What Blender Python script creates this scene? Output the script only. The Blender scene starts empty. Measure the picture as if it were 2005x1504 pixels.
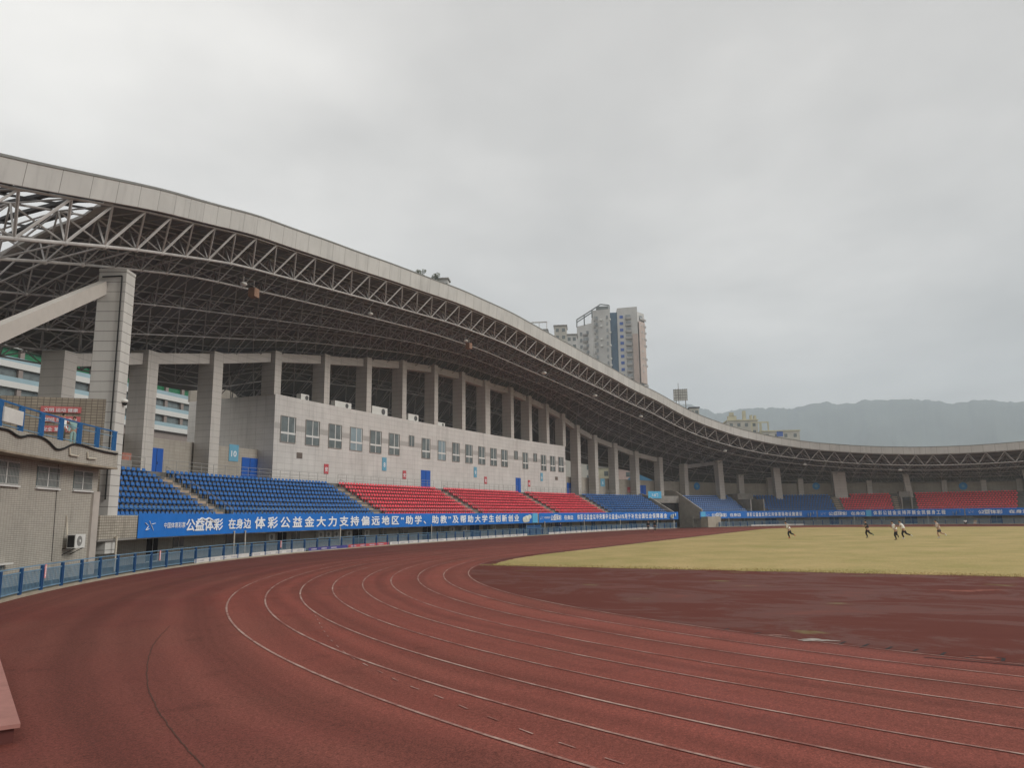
import bpy, math, random
import numpy as np
from math import radians as R_, sin, cos, pi, hypot
random.seed(7)
scn = bpy.context.scene
COL = scn.collection

# ---------------------------------------------------------------- camera
cd = bpy.data.cameras.new("camera"); cam = bpy.data.objects.new("camera", cd); COL.objects.link(cam)
from mathutils import Vector, Matrix
YAW, PIT, ROL = .4856, .1737, .0126
F = Vector((cos(YAW)*cos(PIT), sin(YAW)*cos(PIT), sin(PIT)))
R0 = Vector((sin(YAW), -cos(YAW), 0)); U0 = R0.cross(F)
Rv = R0*cos(ROL) - U0*sin(ROL); Uv = R0*sin(ROL) + U0*cos(ROL)
M = Matrix((Rv, Uv, -F)).transposed().to_4x4()
M.translation = Vector((-52.118, 10.745, 2.794))
cam.matrix_world = M
cd.sensor_width = 36; cd.lens = 36*1477.06/2005
cd.clip_start = .1; cd.clip_end = 20000
scn.camera = cam

# ---------------------------------------------------------------- world, sun, exposure
w = bpy.data.worlds.new("World"); scn.world = w; w.use_nodes = True
nt = w.node_tree; nt.nodes.clear()
def N(t, typ, **k):
    n = t.nodes.new(typ)
    for a, b in k.items():
        if a.startswith('i_'): n.inputs[a[2:].replace('_', ' ')].default_value = b
        else: setattr(n, a, b)
    return n
out = N(nt, 'ShaderNodeOutputWorld'); bg = N(nt, 'ShaderNodeBackground')
sky = N(nt, 'ShaderNodeTexSky'); sky.sky_type = 'NISHITA'; sky.sun_disc = False
SUN_EL, SUN_AZ = 33, 168
sky.sun_elevation = R_(SUN_EL); sky.sun_rotation = R_(SUN_AZ)
skm = N(nt, 'ShaderNodeVectorMath', operation='SCALE'); skm.inputs['Scale'].default_value = .1
nt.links.new(sky.outputs[0], skm.inputs[0])
tc = N(nt, 'ShaderNodeTexCoord')
sep = N(nt, 'ShaderNodeSeparateXYZ'); nt.links.new(tc.outputs['Generated'], sep.inputs[0])
# cloud layer: project the direction on a flat ceiling
zc_ = N(nt, 'ShaderNodeMath', operation='MAXIMUM'); zc_.inputs[1].default_value = .0
nt.links.new(sep.outputs['Z'], zc_.inputs[0])
za = N(nt, 'ShaderNodeMath', operation='ADD'); za.inputs[1].default_value = .16
nt.links.new(zc_.outputs[0], za.inputs[0])
dv = N(nt, 'ShaderNodeVectorMath', operation='DIVIDE')
cmb = N(nt, 'ShaderNodeCombineXYZ')
for i in range(3): nt.links.new(za.outputs[0], cmb.inputs[i])
nt.links.new(tc.outputs['Generated'], dv.inputs[0]); nt.links.new(cmb.outputs[0], dv.inputs[1])
n1 = N(nt, 'ShaderNodeTexNoise'); n1.inputs['Scale'].default_value = .75; n1.inputs['Detail'].default_value = 5; n1.inputs['Roughness'].default_value = .48
n1.inputs['Distortion'].default_value = .35
nt.links.new(dv.outputs[0], n1.inputs['Vector'])
n2 = N(nt, 'ShaderNodeTexNoise'); n2.inputs['Scale'].default_value = 2.6; n2.inputs['Detail'].default_value = 4; n2.inputs['Roughness'].default_value = .5
nt.links.new(dv.outputs[0], n2.inputs['Vector'])
mx = N(nt, 'ShaderNodeMix', data_type='FLOAT'); mx.inputs[0].default_value = .30
nt.links.new(n1.outputs[0], mx.inputs[2]); nt.links.new(n2.outputs[0], mx.inputs[3])
# large scale: the cloud deck is thinner (brighter) towards the upper left of the view
dot = N(nt, 'ShaderNodeVectorMath', operation='DOT_PRODUCT'); dot.inputs[1].default_value = (.05, .70, .71)
nt.links.new(tc.outputs['Generated'], dot.inputs[0])
dm = N(nt, 'ShaderNodeMath', operation='MULTIPLY_ADD'); dm.inputs[1].default_value = .30; dm.inputs[2].default_value = -.15
nt.links.new(dot.outputs['Value'], dm.inputs[0])
ad = N(nt, 'ShaderNodeMath', operation='ADD'); nt.links.new(mx.outputs[0], ad.inputs[0]); nt.links.new(dm.outputs[0], ad.inputs[1])
cr = N(nt, 'ShaderNodeValToRGB'); e = cr.color_ramp.elements
e[0].position = .30; e[0].color = (.45, .44, .425, 1); e[1].position = .66; e[1].color = (.775, .752, .72, 1)
m_ = e.new(.5); m_.color = (.605, .588, .565, 1)
# extra sky brightness added out of view behind the camera, to light the far stand
bx = N(nt, 'ShaderNodeMath', operation='MULTIPLY'); bx.inputs[1].default_value = -.32; nt.links.new(sep.outputs['X'], bx.inputs[0])
bm_x = N(nt, 'ShaderNodeMath', operation='MAXIMUM'); bm_x.inputs[1].default_value = 0; nt.links.new(bx.outputs[0], bm_x.inputs[0])
ad2 = N(nt, 'ShaderNodeMath', operation='ADD'); nt.links.new(ad.outputs[0], ad2.inputs[0]); nt.links.new(bm_x.outputs[0], ad2.inputs[1])
m2_ = e.new(1.0); m2_.color = (1.15, 1.12, 1.06, 1)
nt.links.new(ad2.outputs[0], cr.inputs[0])
mc = N(nt, 'ShaderNodeMix', data_type='RGBA'); mc.inputs[0].default_value = .96
nt.links.new(skm.outputs[0], mc.inputs[6]); nt.links.new(cr.outputs[0], mc.inputs[7])
nt.links.new(mc.outputs[2], bg.inputs[0]); bg.inputs[1].default_value = 1.17
nt.links.new(bg.outputs[0], out.inputs[0])
sd = bpy.data.lights.new("sun", 'SUN'); sd.energy = 2.35; sd.angle = R_(22); sd.color = (1, .96, .9)
so = bpy.data.objects.new("sun", sd); COL.objects.link(so)
# very soft, from the open side of the field, aimed as fill under the roof
sdir = Vector((cos(R_(SUN_EL))*sin(R_(SUN_AZ)), cos(R_(SUN_EL))*cos(R_(SUN_AZ)), sin(R_(SUN_EL))))
so.rotation_euler = sdir.to_track_quat('Z', 'Y').to_euler()
scn.view_settings.view_transform = 'Standard'; scn.view_settings.look = 'None'
scn.view_settings.exposure = 0; scn.view_settings.gamma = 1
scn.cycles.max_bounces = 6; scn.cycles.diffuse_bounces = 4; scn.cycles.volume_bounces = 1
scn.cycles.use_denoising = True

# ---------------------------------------------------------------- plan curve of the stadium (s = metres along the fence, d = metres outward)
half = [(-38.5,37.8),(-33.2,42.4),(-28.2,46.1),(-22.7,49.3),(-15.5,53.0),(-8.8,55.3),(1.5,57.6),(10,58.5),(20,59.1),(31,59.35),(42.2,59.4)]
right = [(84.4-x, y) for x, y in half[-2::-1]]
far = [(127,31),(130,22),(131.5,11),(131.7,0),(130,-12),(126.5,-23),(121,-33),(112,-43),(100,-50)]
near = [(-41.7,-23),(-45.6,-12),(-47.3,0),(-47.1,11),(-45.6,22),(-42.8,31)]
def catmull(P, n=24):
    out = []; P = np.array(P, float)
    P = np.vstack([2*P[0]-P[1], P, 2*P[-1]-P[-2]])
    for i in range(1, len(P)-2):
        p0, p1, p2, p3 = P[i-1], P[i], P[i+1], P[i+2]
        t = [0]
        for a, b in ((p0,p1),(p1,p2),(p2,p3)): t.append(t[-1]+np.linalg.norm(b-a)**.5)
        for k in range(n):
            u = t[1]+(t[2]-t[1])*k/n
            A1=(t[1]-u)/(t[1]-t[0])*p0+(u-t[0])/(t[1]-t[0])*p1
            A2=(t[2]-u)/(t[2]-t[1])*p1+(u-t[1])/(t[2]-t[1])*p2
            A3=(t[3]-u)/(t[3]-t[2])*p2+(u-t[2])/(t[3]-t[2])*p3
            B1=(t[2]-u)/(t[2]-t[0])*A1+(u-t[0])/(t[2]-t[0])*A2
            B2=(t[3]-u)/(t[3]-t[1])*A2+(u-t[1])/(t[3]-t[1])*A3
            out.append((t[2]-u)/(t[2]-t[1])*B1+(u-t[1])/(t[2]-t[1])*B2)
    out.append(P[-2]); return np.array(out)
def resample(P, ds):
    L = np.r_[0, np.cumsum(np.linalg.norm(np.diff(P, axis=0), axis=1))]
    s = np.arange(0, L[-1], ds); return np.c_[np.interp(s, L, P[:,0]), np.interp(s, L, P[:,1])]
P = resample(catmull(near+half+right+far), .5)
k_ = np.hanning(41); k_ /= k_.sum()
E_ = np.vstack([[2*P[0]-P[i] for i in range(20,0,-1)], P, [2*P[-1]-P[-1-i] for i in range(1,21)]])
P = resample(np.c_[np.convolve(E_[:,0], k_, 'valid'), np.convolve(E_[:,1], k_, 'valid')], .5)
T_ = np.gradient(P, axis=0); T_ /= np.linalg.norm(T_, axis=1)[:,None]
SMAX = (len(P)-1)*.5
def frame(s):
    f = min(max(s/.5, 0), len(P)-1.001); i = int(f); u = f-i
    p = P[i]*(1-u)+P[i+1]*u; t = T_[i]*(1-u)+T_[i+1]*u; t = t/hypot(t[0], t[1])
    return p, t
def at(s, d=0., z=0.):
    p, t = frame(s)
    return (p[0]-d*t[1], p[1]+d*t[0], z)
def tang(s):
    p, t = frame(s); return math.atan2(t[1], t[0])
def itp(tab):
    xs = [a for a, b in tab]; ys = [b for a, b in tab]
    return lambda s: float(np.interp(s, xs, ys))

# ---------------------------------------------------------------- mesh builder and object helpers
ordn = lambda n: f"{n}{'th' if 10 <= n % 100 <= 20 else {1:'st',2:'nd',3:'rd'}.get(n % 10,'th')}"
class MB:
    def __init__(self): self.v = []; self.f = []; self.uv = []
    def face(self, pts, uv=None):
        b = len(self.v); self.v += [tuple(p) for p in pts]; self.f.append(tuple(range(b, b+len(pts))))
        self.uv += list(uv) if uv else [(p[0], p[1]) for p in pts]
    def hexa(self, c, uvs=None):
        # c: 8 corners, bottom 0-3 counter-clockwise, top 4-7
        def L(a, b): return math.dist(c[a], c[b])
        for q in ((0,3,2,1),(4,5,6,7),(0,1,5,4),(1,2,6,5),(2,3,7,6),(3,0,4,7)):
            w_, h_ = L(q[0], q[1]), L(q[1], q[2])
            if q in ((0,3,2,1),(4,5,6,7)): o0 = 0
            else: o0 = 0
            z0 = c[q[0]][2]
            self.face([c[i] for i in q], [(0, z0), (w_, z0), (w_, z0+h_), (0, z0+h_)])
    def box(self, cx, cy, z0, sx, sy, sz, rot=0.):
        c, s = cos(rot), sin(rot); pts = []
        for z in (z0, z0+sz):
            for dx, dy in ((-sx/2,-sy/2),(sx/2,-sy/2),(sx/2,sy/2),(-sx/2,sy/2)):
                pts.append((cx+dx*c-dy*s, cy+dx*s+dy*c, z))
        self.hexa(pts)
    def sbox(self, s0, s1, d0, d1, z0, z1, step=2.0, ends=True):
        """box along the plan curve; z0/z1 numbers or functions of s; uv in metres (s,z)"""
        n = max(1, int(math.ceil((s1-s0)/step)))
        f0 = z0 if callable(z0) else (lambda s, v=z0: v); f1 = z1 if callable(z1) else (lambda s, v=z1: v)
        ss = [s0+(s1-s0)*i/n for i in range(n+1)]
        R = [(at(s,d0,f0(s)), at(s,d1,f0(s)), at(s,d1,f1(s)), at(s,d0,f1(s))) for s in ss]
        for i in range(n):
            a, b = R[i], R[i+1]; u, v = ss[i], ss[i+1]
            self.face((a[0],b[0],b[3],a[3]), ((u,f0(u)),(v,f0(v)),(v,f1(v)),(u,f1(u))))
            self.face((b[1],a[1],a[2],b[2]), ((v,f0(v)),(u,f0(u)),(u,f1(u)),(v,f1(v))))
            self.face((a[3],b[3],b[2],a[2]), ((u,d0),(v,d0),(v,d1),(u,d1)))
            self.face((a[1],b[1],b[0],a[0]), ((u,d1),(v,d1),(v,d0),(u,d0)))
        if ends:
            a = R[0]; u = ss[0]; self.face((a[1],a[0],a[3],a[2]), ((d1,f0(u)),(d0,f0(u)),(d0,f1(u)),(d1,f1(u))))
            a = R[-1]; u = ss[-1]; self.face((a[0],a[1],a[2],a[3]), ((d0,f0(u)),(d1,f0(u)),(d1,f1(u)),(d0,f1(u))))
    def tube(self, p, q, r, n=6, r2=None, caps=False):
        p = Vector(p); q = Vector(q); ax = q-p
        if ax.length < 1e-6: return
        r2 = r if r2 is None else r2
        ax.normalize(); a = ax.orthogonal().normalized(); b = ax.cross(a)
        base = len(self.v)
        for c_, rr in ((p, r), (q, r2)):
            for i in range(n):
                t = 2*pi*i/n; self.v.append(tuple(c_+a*cos(t)*rr+b*sin(t)*rr))
        L = (q-p).length
        for i in range(n):
            j = (i+1) % n; self.f.append((base+i, base+j, base+n+j, base+n+i)); self.uv += [(i/n,0),((i+1)/n,0),((i+1)/n,L),(i/n,L)]
        if caps:
            self.f.append(tuple(base+i for i in reversed(range(n)))); self.uv += [(0,0)]*n
            self.f.append(tuple(base+n+i for i in range(n))); self.uv += [(0,0)]*n
    def ell(self, c, r, n=10, m=7):
        base = len(self.v)
        for j in range(m+1):
            ph = -pi/2+pi*j/m
            for i in range(n):
                t = 2*pi*i/n; self.v.append((c[0]+r[0]*cos(ph)*cos(t), c[1]+r[1]*cos(ph)*sin(t), c[2]+r[2]*sin(ph)))
        for j in range(m):
            for i in range(n):
                k = (i+1) % n; self.f.append((base+j*n+i, base+j*n+k, base+(j+1)*n+k, base+(j+1)*n+i)); self.uv += [(0,0)]*4
    def mesh(self, name, smooth=False):
        me = bpy.data.meshes.new(name); me.from_pydata(self.v, [], self.f)
        uvl = me.uv_layers.new(name='UVMap'); flat = np.array(self.uv, dtype=np.float32).ravel()
        uvl.data.foreach_set('uv', flat)
        if smooth: me.polygons.foreach_set('use_smooth', [True]*len(me.polygons))
        me.update(); return me
    def build(self, name, mat, parent=None, smooth=False):
        me = self.mesh(name, smooth); me.materials.append(mat)
        return link(name, me, parent)
def link(name, data, parent=None):
    o = bpy.data.objects.new(name, data); COL.objects.link(o)
    if parent:
        o.parent = parent; o.matrix_parent_inverse = parent_inv(parent)
    return o
def parent_inv(p):
    m = Matrix.Translation(p.location) @ p.rotation_euler.to_matrix().to_4x4()
    if p.parent: m = (Matrix.Translation(p.parent.location) @ p.parent.rotation_euler.to_matrix().to_4x4()) @ p.matrix_parent_inverse @ m
    return m.inverted()
def tag(o, label=None, cat=None, group=None, kind=None):
    if label: o['label'] = label
    if cat: o['category'] = cat
    if group: o['group'] = group
    if kind: o['kind'] = kind
    return o
def thing(name, label, cat, loc=(0,0,0), group=None, rz=0.):
    o = bpy.data.objects.new(name, None); COL.objects.link(o); o.location = loc; o.rotation_euler = (0,0,rz); o.empty_display_size = .3
    return tag(o, label, cat, group)
def local_part(name, data, parent, mat=None):
    """part whose mesh is given in the thing's own coordinates"""
    o = bpy.data.objects.new(name, data); COL.objects.link(o); o.parent = parent
    return o
def copy_tree(o, parent=None):
    c = o.copy(); COL.objects.link(c)
    if parent: c.parent = parent
    for ch in list(o.children): copy_tree(ch, c)
    return c

# ---------------------------------------------------------------- materials
def srgb(r, g, b):
    f = lambda c: (c/255/12.92) if c/255 <= .04045 else ((c/255+.055)/1.055)**2.4
    return (f(r), f(g), f(b), 1)
MATS = {}
def mat(name, col, rough=.8, metal=0., noise=.12, nscale=1.2, bump=.0, coord='Object', spec=.3, ndetail=6):
    if name in MATS: return MATS[name]
    m = bpy.data.materials.new(name); m.use_nodes = True; t = m.node_tree; b = t.nodes['Principled BSDF']
    b.inputs['Roughness'].default_value = rough; b.inputs['Metallic'].default_value = metal
    b.inputs['Specular IOR Level'].default_value = spec
    col = (*col[:3], 1)
    if noise > 0:
        tc = N(t, 'ShaderNodeTexCoord'); nz = N(t, 'ShaderNodeTexNoise'); nz.inputs['Scale'].default_value = nscale; nz.inputs['Detail'].default_value = ndetail
        nz.inputs['Roughness'].default_value = .65
        t.links.new(tc.outputs[coord], nz.inputs['Vector'])
        r = N(t, 'ShaderNodeMapRange'); r.inputs[1].default_value = .3; r.inputs[2].default_value = .7; r.inputs[3].default_value = 1-noise; r.inputs[4].default_value = 1+noise
        t.links.new(nz.outputs[0], r.inputs[0])
        vm = N(t, 'ShaderNodeVectorMath', operation='SCALE'); vm.inputs[0].default_value = col[:3]
        t.links.new(r.outputs[0], vm.inputs['Scale']); t.links.new(vm.outputs[0], b.inputs['Base Color'])
        if bump:
            bp = N(t, 'ShaderNodeBump'); bp.inputs['Strength'].default_value = bump; t.links.new(nz.outputs[0], bp.inputs['Height']); t.links.new(bp.outputs[0], b.inputs['Normal'])
    else: b.inputs['Base Color'].default_value = col
    MATS[name] = m; return m
def tiles(name, col, mortar, tw, th, ms=.012, rough=.75, noise=.12, stain=.25, offset=0., var=.06, streak=1.0):
    """tiled cladding on UV metres, with weather stains running down"""
    m = bpy.data.materials.new(name); m.use_nodes = True; t = m.node_tree; b = t.nodes['Principled BSDF']; b.inputs['Roughness'].default_value = rough
    b.inputs['Specular IOR Level'].default_value = .3
    uv = N(t, 'ShaderNodeUVMap'); br = N(t, 'ShaderNodeTexBrick'); br.offset = offset; br.squash = 1
    br.inputs['Scale'].default_value = 1; br.inputs['Brick Width'].default_value = tw; br.inputs['Row Height'].default_value = th
    br.inputs['Mortar Size'].default_value = ms; br.inputs['Mortar Smooth'].default_value = .2; br.inputs['Bias'].default_value = 0
    c1 = tuple(c*(1-var) for c in col[:3])+(1,); c2 = tuple(c*(1+var) for c in col[:3])+(1,)
    br.inputs['Color1'].default_value = c1; br.inputs['Color2'].default_value = c2; br.inputs['Mortar'].default_value = (*mortar[:3], 1)
    t.links.new(uv.outputs[0], br.inputs['Vector'])
    tc = N(t, 'ShaderNodeTexCoord')
    n1 = N(t, 'ShaderNodeTexNoise'); n1.inputs['Scale'].default_value = .35; n1.inputs['Detail'].default_value = 7; n1.inputs['Roughness'].default_value = .6
    t.links.new(tc.outputs['Object'], n1.inputs['Vector'])
    mp = N(t, 'ShaderNodeMapping'); mp.inputs['Scale'].default_value = (1.6, 1.6, .16); t.links.new(tc.outputs['Object'], mp.inputs[0])
    n2 = N(t, 'ShaderNodeTexNoise'); n2.inputs['Scale'].default_value = 1.0; n2.inputs['Detail'].default_value = 6; n2.inputs['Roughness'].default_value = .7
    t.links.new(mp.outputs[0], n2.inputs['Vector'])
    r1 = N(t, 'ShaderNodeMapRange'); r1.inputs[1].default_value = .3; r1.inputs[2].default_value = .7; r1.inputs[3].default_value = 1-noise; r1.inputs[4].default_value = 1+noise; t.links.new(n1.outputs[0], r1.inputs[0])
    r2 = N(t, 'ShaderNodeMapRange'); r2.inputs[1].default_value = .52; r2.inputs[2].default_value = .80; r2.inputs[3].default_value = 1; r2.inputs[4].default_value = 1-stain*streak; t.links.new(n2.outputs[0], r2.inputs[0])
    mu = N(t, 'ShaderNodeMath', operation='MULTIPLY'); t.links.new(r1.outputs[0], mu.inputs[0]); t.links.new(r2.outputs[0], mu.inputs[1])
    vm = N(t, 'ShaderNodeVectorMath', operation='SCALE'); t.links.new(br.outputs['Color'], vm.inputs[0]); t.links.new(mu.outputs[0], vm.inputs['Scale'])
    t.links.new(vm.outputs[0], b.inputs['Base Color']); MATS[name] = m; return m

m_track = None
def track_material():
    m = bpy.data.materials.new('tartan'); m.use_nodes = True; t = m.node_tree; b = t.nodes['Principled BSDF']
    tc = N(t, 'ShaderNodeTexCoord')
    g = N(t, 'ShaderNodeTexNoise'); g.inputs['Scale'].default_value = 38; g.inputs['Detail'].default_value = 3; g.inputs['Roughness'].default_value = .8
    t.links.new(tc.outputs['Object'], g.inputs['Vector'])
    n1 = N(t, 'ShaderNodeTexNoise'); n1.inputs['Scale'].default_value = .16; n1.inputs['Detail'].default_value = 6; n1.inputs['Roughness'].default_value = .6; n1.inputs['Distortion'].default_value = .6
    t.links.new(tc.outputs['Object'], n1.inputs['Vector'])
    # radius from the bend centre -> lane wear bands
    sp = N(t, 'ShaderNodeSeparateXYZ'); t.links.new(tc.outputs['Object'], sp.inputs[0])
    mn = N(t, 'ShaderNodeMath', operation='MINIMUM'); mn.inputs[1].default_value = 0; t.links.new(sp.outputs['X'], mn.inputs[0])
    mxx = N(t, 'ShaderNodeMath', operation='MAXIMUM'); mxx.inputs[1].default_value = 84.4; t.links.new(sp.outputs['X'], mxx.inputs[0])
    sx = N(t, 'ShaderNodeMath', operation='ADD'); t.links.new(mn.outputs[0], sx.inputs[0]); t.links.new(mxx.outputs[0], sx.inputs[1])
    sx2 = N(t, 'ShaderNodeMath', operation='SUBTRACT'); sx2.inputs[1].default_value = 84.4; t.links.new(sx.outputs[0], sx2.inputs[0])
    cb = N(t, 'ShaderNodeCombineXYZ'); t.links.new(sx2.outputs[0], cb.inputs[0]); t.links.new(sp.outputs['Y'], cb.inputs[1])
    ln = N(t, 'ShaderNodeVectorMath', operation='LENGTH'); t.links.new(cb.outputs[0], ln.inputs[0])
    # warped bands following the lanes
    nb = N(t, 'ShaderNodeTexNoise'); nb.noise_dimensions = '1D'; nb.inputs['Scale'].default_value = 1.1; nb.inputs['Detail'].default_value = 3
    wv = N(t, 'ShaderNodeTexNoise'); wv.inputs['Scale'].default_value = .12; wv.inputs['Detail'].default_value = 2; t.links.new(tc.outputs['Object'], wv.inputs['Vector'])
    wa = N(t, 'ShaderNodeMath', operation='MULTIPLY_ADD'); wa.inputs[1].default_value = 1.6; t.links.new(wv.outputs[0], wa.inputs[0]); t.links.new(ln.outputs['Value'], wa.inputs[2])
    t.links.new(wa.outputs[0], nb.inputs['W'])
    # lanes (r<46) are redder, the apron outside is darker brown
    lr = N(t, 'ShaderNodeMapRange', interpolation_type='SMOOTHSTEP'); lr.inputs[1].default_value = 45.5; lr.inputs[2].default_value = 49.5; t.links.new(wa.outputs[0], lr.inputs[0])
    c1 = N(t, 'ShaderNodeMix', data_type='RGBA'); c1.inputs[6].default_value = (.212, .054, .039, 1); c1.inputs[7].default_value = (.150, .042, .032, 1)
    t.links.new(lr.outputs[0], c1.inputs[0])
    rr = N(t, 'ShaderNodeValToRGB'); rr.color_ramp.elements[0].position = .36; rr.color_ramp.elements[1].position = .62
    t.links.new(n1.outputs[0], rr.inputs[0])
    c2 = N(t, 'ShaderNodeMix', data_type='RGBA'); c2.inputs[7].default_value = (.170, .070, .054, 1)
    mm = N(t, 'ShaderNodeMath', operation='MULTIPLY'); mm.inputs[1].default_value = .5; t.links.new(rr.outputs[0], mm.inputs[0]); t.links.new(mm.outputs[0], c2.inputs[0])
    t.links.new(c1.outputs[2], c2.inputs[6])
    rb = N(t, 'ShaderNodeMapRange'); rb.inputs[1].default_value = .3; rb.inputs[2].default_value = .7; rb.inputs[3].default_value = .80; rb.inputs[4].default_value = 1.15; t.links.new(nb.outputs[0], rb.inputs[0])
    rg = N(t, 'ShaderNodeMapRange'); rg.inputs[1].default_value = .36; rg.inputs[2].default_value = .64; rg.inputs[3].default_value = .62; rg.inputs[4].default_value = 1.38; t.links.new(g.outputs[0], rg.inputs[0])
    m2a = N(t, 'ShaderNodeMath', operation='MULTIPLY'); t.links.new(rb.outputs[0], m2a.inputs[0]); t.links.new(rg.outputs[0], m2a.inputs[1])
    # coarser granules, scuffs and darker damp blotches with crisp rims
    g2 = N(t, 'ShaderNodeTexNoise'); g2.inputs['Scale'].default_value = 14; g2.inputs['Detail'].default_value = 5; g2.inputs['Roughness'].default_value = .85; t.links.new(tc.outputs['Object'], g2.inputs['Vector'])
    rg2 = N(t, 'ShaderNodeMapRange'); rg2.inputs[1].default_value = .38; rg2.inputs[2].default_value = .62; rg2.inputs[3].default_value = .72; rg2.inputs[4].default_value = 1.28; t.links.new(g2.outputs[0], rg2.inputs[0])
    g3 = N(t, 'ShaderNodeTexNoise'); g3.inputs['Scale'].default_value = .9; g3.inputs['Detail'].default_value = 9; g3.inputs['Roughness'].default_value = .72; t.links.new(tc.outputs['Object'], g3.inputs['Vector'])
    rg3 = N(t, 'ShaderNodeMapRange'); rg3.inputs[1].default_value = .56; rg3.inputs[2].default_value = .64; rg3.inputs[3].default_value = 1.03; rg3.inputs[4].default_value = .86; t.links.new(g3.outputs[0], rg3.inputs[0])
    m2b = N(t, 'ShaderNodeMath', operation='MULTIPLY'); t.links.new(m2a.outputs[0], m2b.inputs[0]); t.links.new(rg2.outputs[0], m2b.inputs[1])
    m2 = N(t, 'ShaderNodeMath', operation='MULTIPLY'); t.links.new(m2b.outputs[0], m2.inputs[0]); t.links.new(rg3.outputs[0], m2.inputs[1])
    vm = N(t, 'ShaderNodeVectorMath', operation='SCALE'); t.links.new(c2.outputs[2], vm.inputs[0]); t.links.new(m2.outputs[0], vm.inputs['Scale'])
    t.links.new(vm.outputs[0], b.inputs['Base Color'])
    # slightly damp: patchy gloss
    rf = N(t, 'ShaderNodeMapRange'); rf.inputs[1].default_value = .35; rf.inputs[2].default_value = .65; rf.inputs[3].default_value = .62; rf.inputs[4].default_value = .95; t.links.new(n1.outputs[0], rf.inputs[0])
    t.links.new(rf.outputs[0], b.inputs['Roughness']); b.inputs['Specular IOR Level'].default_value = .13
    bp = N(t, 'ShaderNodeBump'); bp.inputs['Strength'].default_value = .5; bp.inputs['Distance'].default_value = .01; t.links.new(g.outputs[0], bp.inputs['Height']); t.links.new(bp.outputs[0], b.inputs['Normal'])
    return m
def dzone_material():
    m = bpy.data.materials.new('worn_tartan'); m.use_nodes = True; t = m.node_tree; b = t.nodes['Principled BSDF']
    tc = N(t, 'ShaderNodeTexCoord')
    mp = N(t, 'ShaderNodeMapping'); mp.inputs['Rotation'].default_value = (0,0,.3); mp.inputs['Scale'].default_value = (1.3, .7, 1); t.links.new(tc.outputs['Object'], mp.inputs[0])
    n1 = N(t, 'ShaderNodeTexNoise'); n1.inputs['Scale'].default_value = .30; n1.inputs['Detail'].default_value = 10; n1.inputs['Roughness'].default_value = .72; n1.inputs['Distortion'].default_value = .8
    t.links.new(mp.outputs[0], n1.inputs['Vector'])
    cr = N(t, 'ShaderNodeValToRGB'); e = cr.color_ramp.elements
    e[0].position = .35; e[0].color = (.118, .034, .025, 1); e[1].position = .76; e[1].color = (.22, .064, .042, 1)
    a = e.new(.47); a.color = (.128, .038, .028, 1); a = e.new(.53); a.color = (.126, .047, .037, 1); a = e.new(.60); a.color = (.134, .040, .029, 1)
    t.links.new(n1.outputs[0], cr.inputs[0])
    g = N(t, 'ShaderNodeTexNoise'); g.inputs['Scale'].default_value = 45; g.inputs['Detail'].default_value = 3; t.links.new(tc.outputs['Object'], g.inputs['Vector'])
    rg = N(t, 'ShaderNodeMapRange'); rg.inputs[1].default_value = .25; rg.inputs[2].default_value = .75; rg.inputs[3].default_value = .7; rg.inputs[4].default_value = 1.25; t.links.new(g.outputs[0], rg.inputs[0])
    vm = N(t, 'ShaderNodeVectorMath', operation='SCALE'); t.links.new(cr.outputs[0], vm.inputs[0]); t.links.new(rg.outputs[0], vm.inputs['Scale'])
    n3 = N(t, 'ShaderNodeTexNoise'); n3.inputs['Scale'].default_value = .5; n3.inputs['Detail'].default_value = 5; t.links.new(mp.outputs[0], n3.inputs['Vector'])
    r3 = N(t, 'ShaderNodeMapRange'); r3.inputs[1].default_value = .66; r3.inputs[2].default_value = .74; t.links.new(n3.outputs[0], r3.inputs[0])
    c3 = N(t, 'ShaderNodeMix', data_type='RGBA'); c3.inputs[7].default_value = (.19, .155, .07, 1); t.links.new(r3.outputs[0], c3.inputs[0]); t.links.new(vm.outputs[0], c3.inputs[6])
    t.links.new(c3.outputs[2], b.inputs['Base Color'])
    rf = N(t, 'ShaderNodeMapRange'); rf.inputs[1].default_value = .46; rf.inputs[2].default_value = .54; rf.inputs[3].default_value = .9; rf.inputs[4].default_value = .62; t.links.new(n1.outputs[0], rf.inputs[0])
    t.links.new(rf.outputs[0], b.inputs['Roughness']); b.inputs['Specular IOR Level'].default_value = .10
    return m
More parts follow.
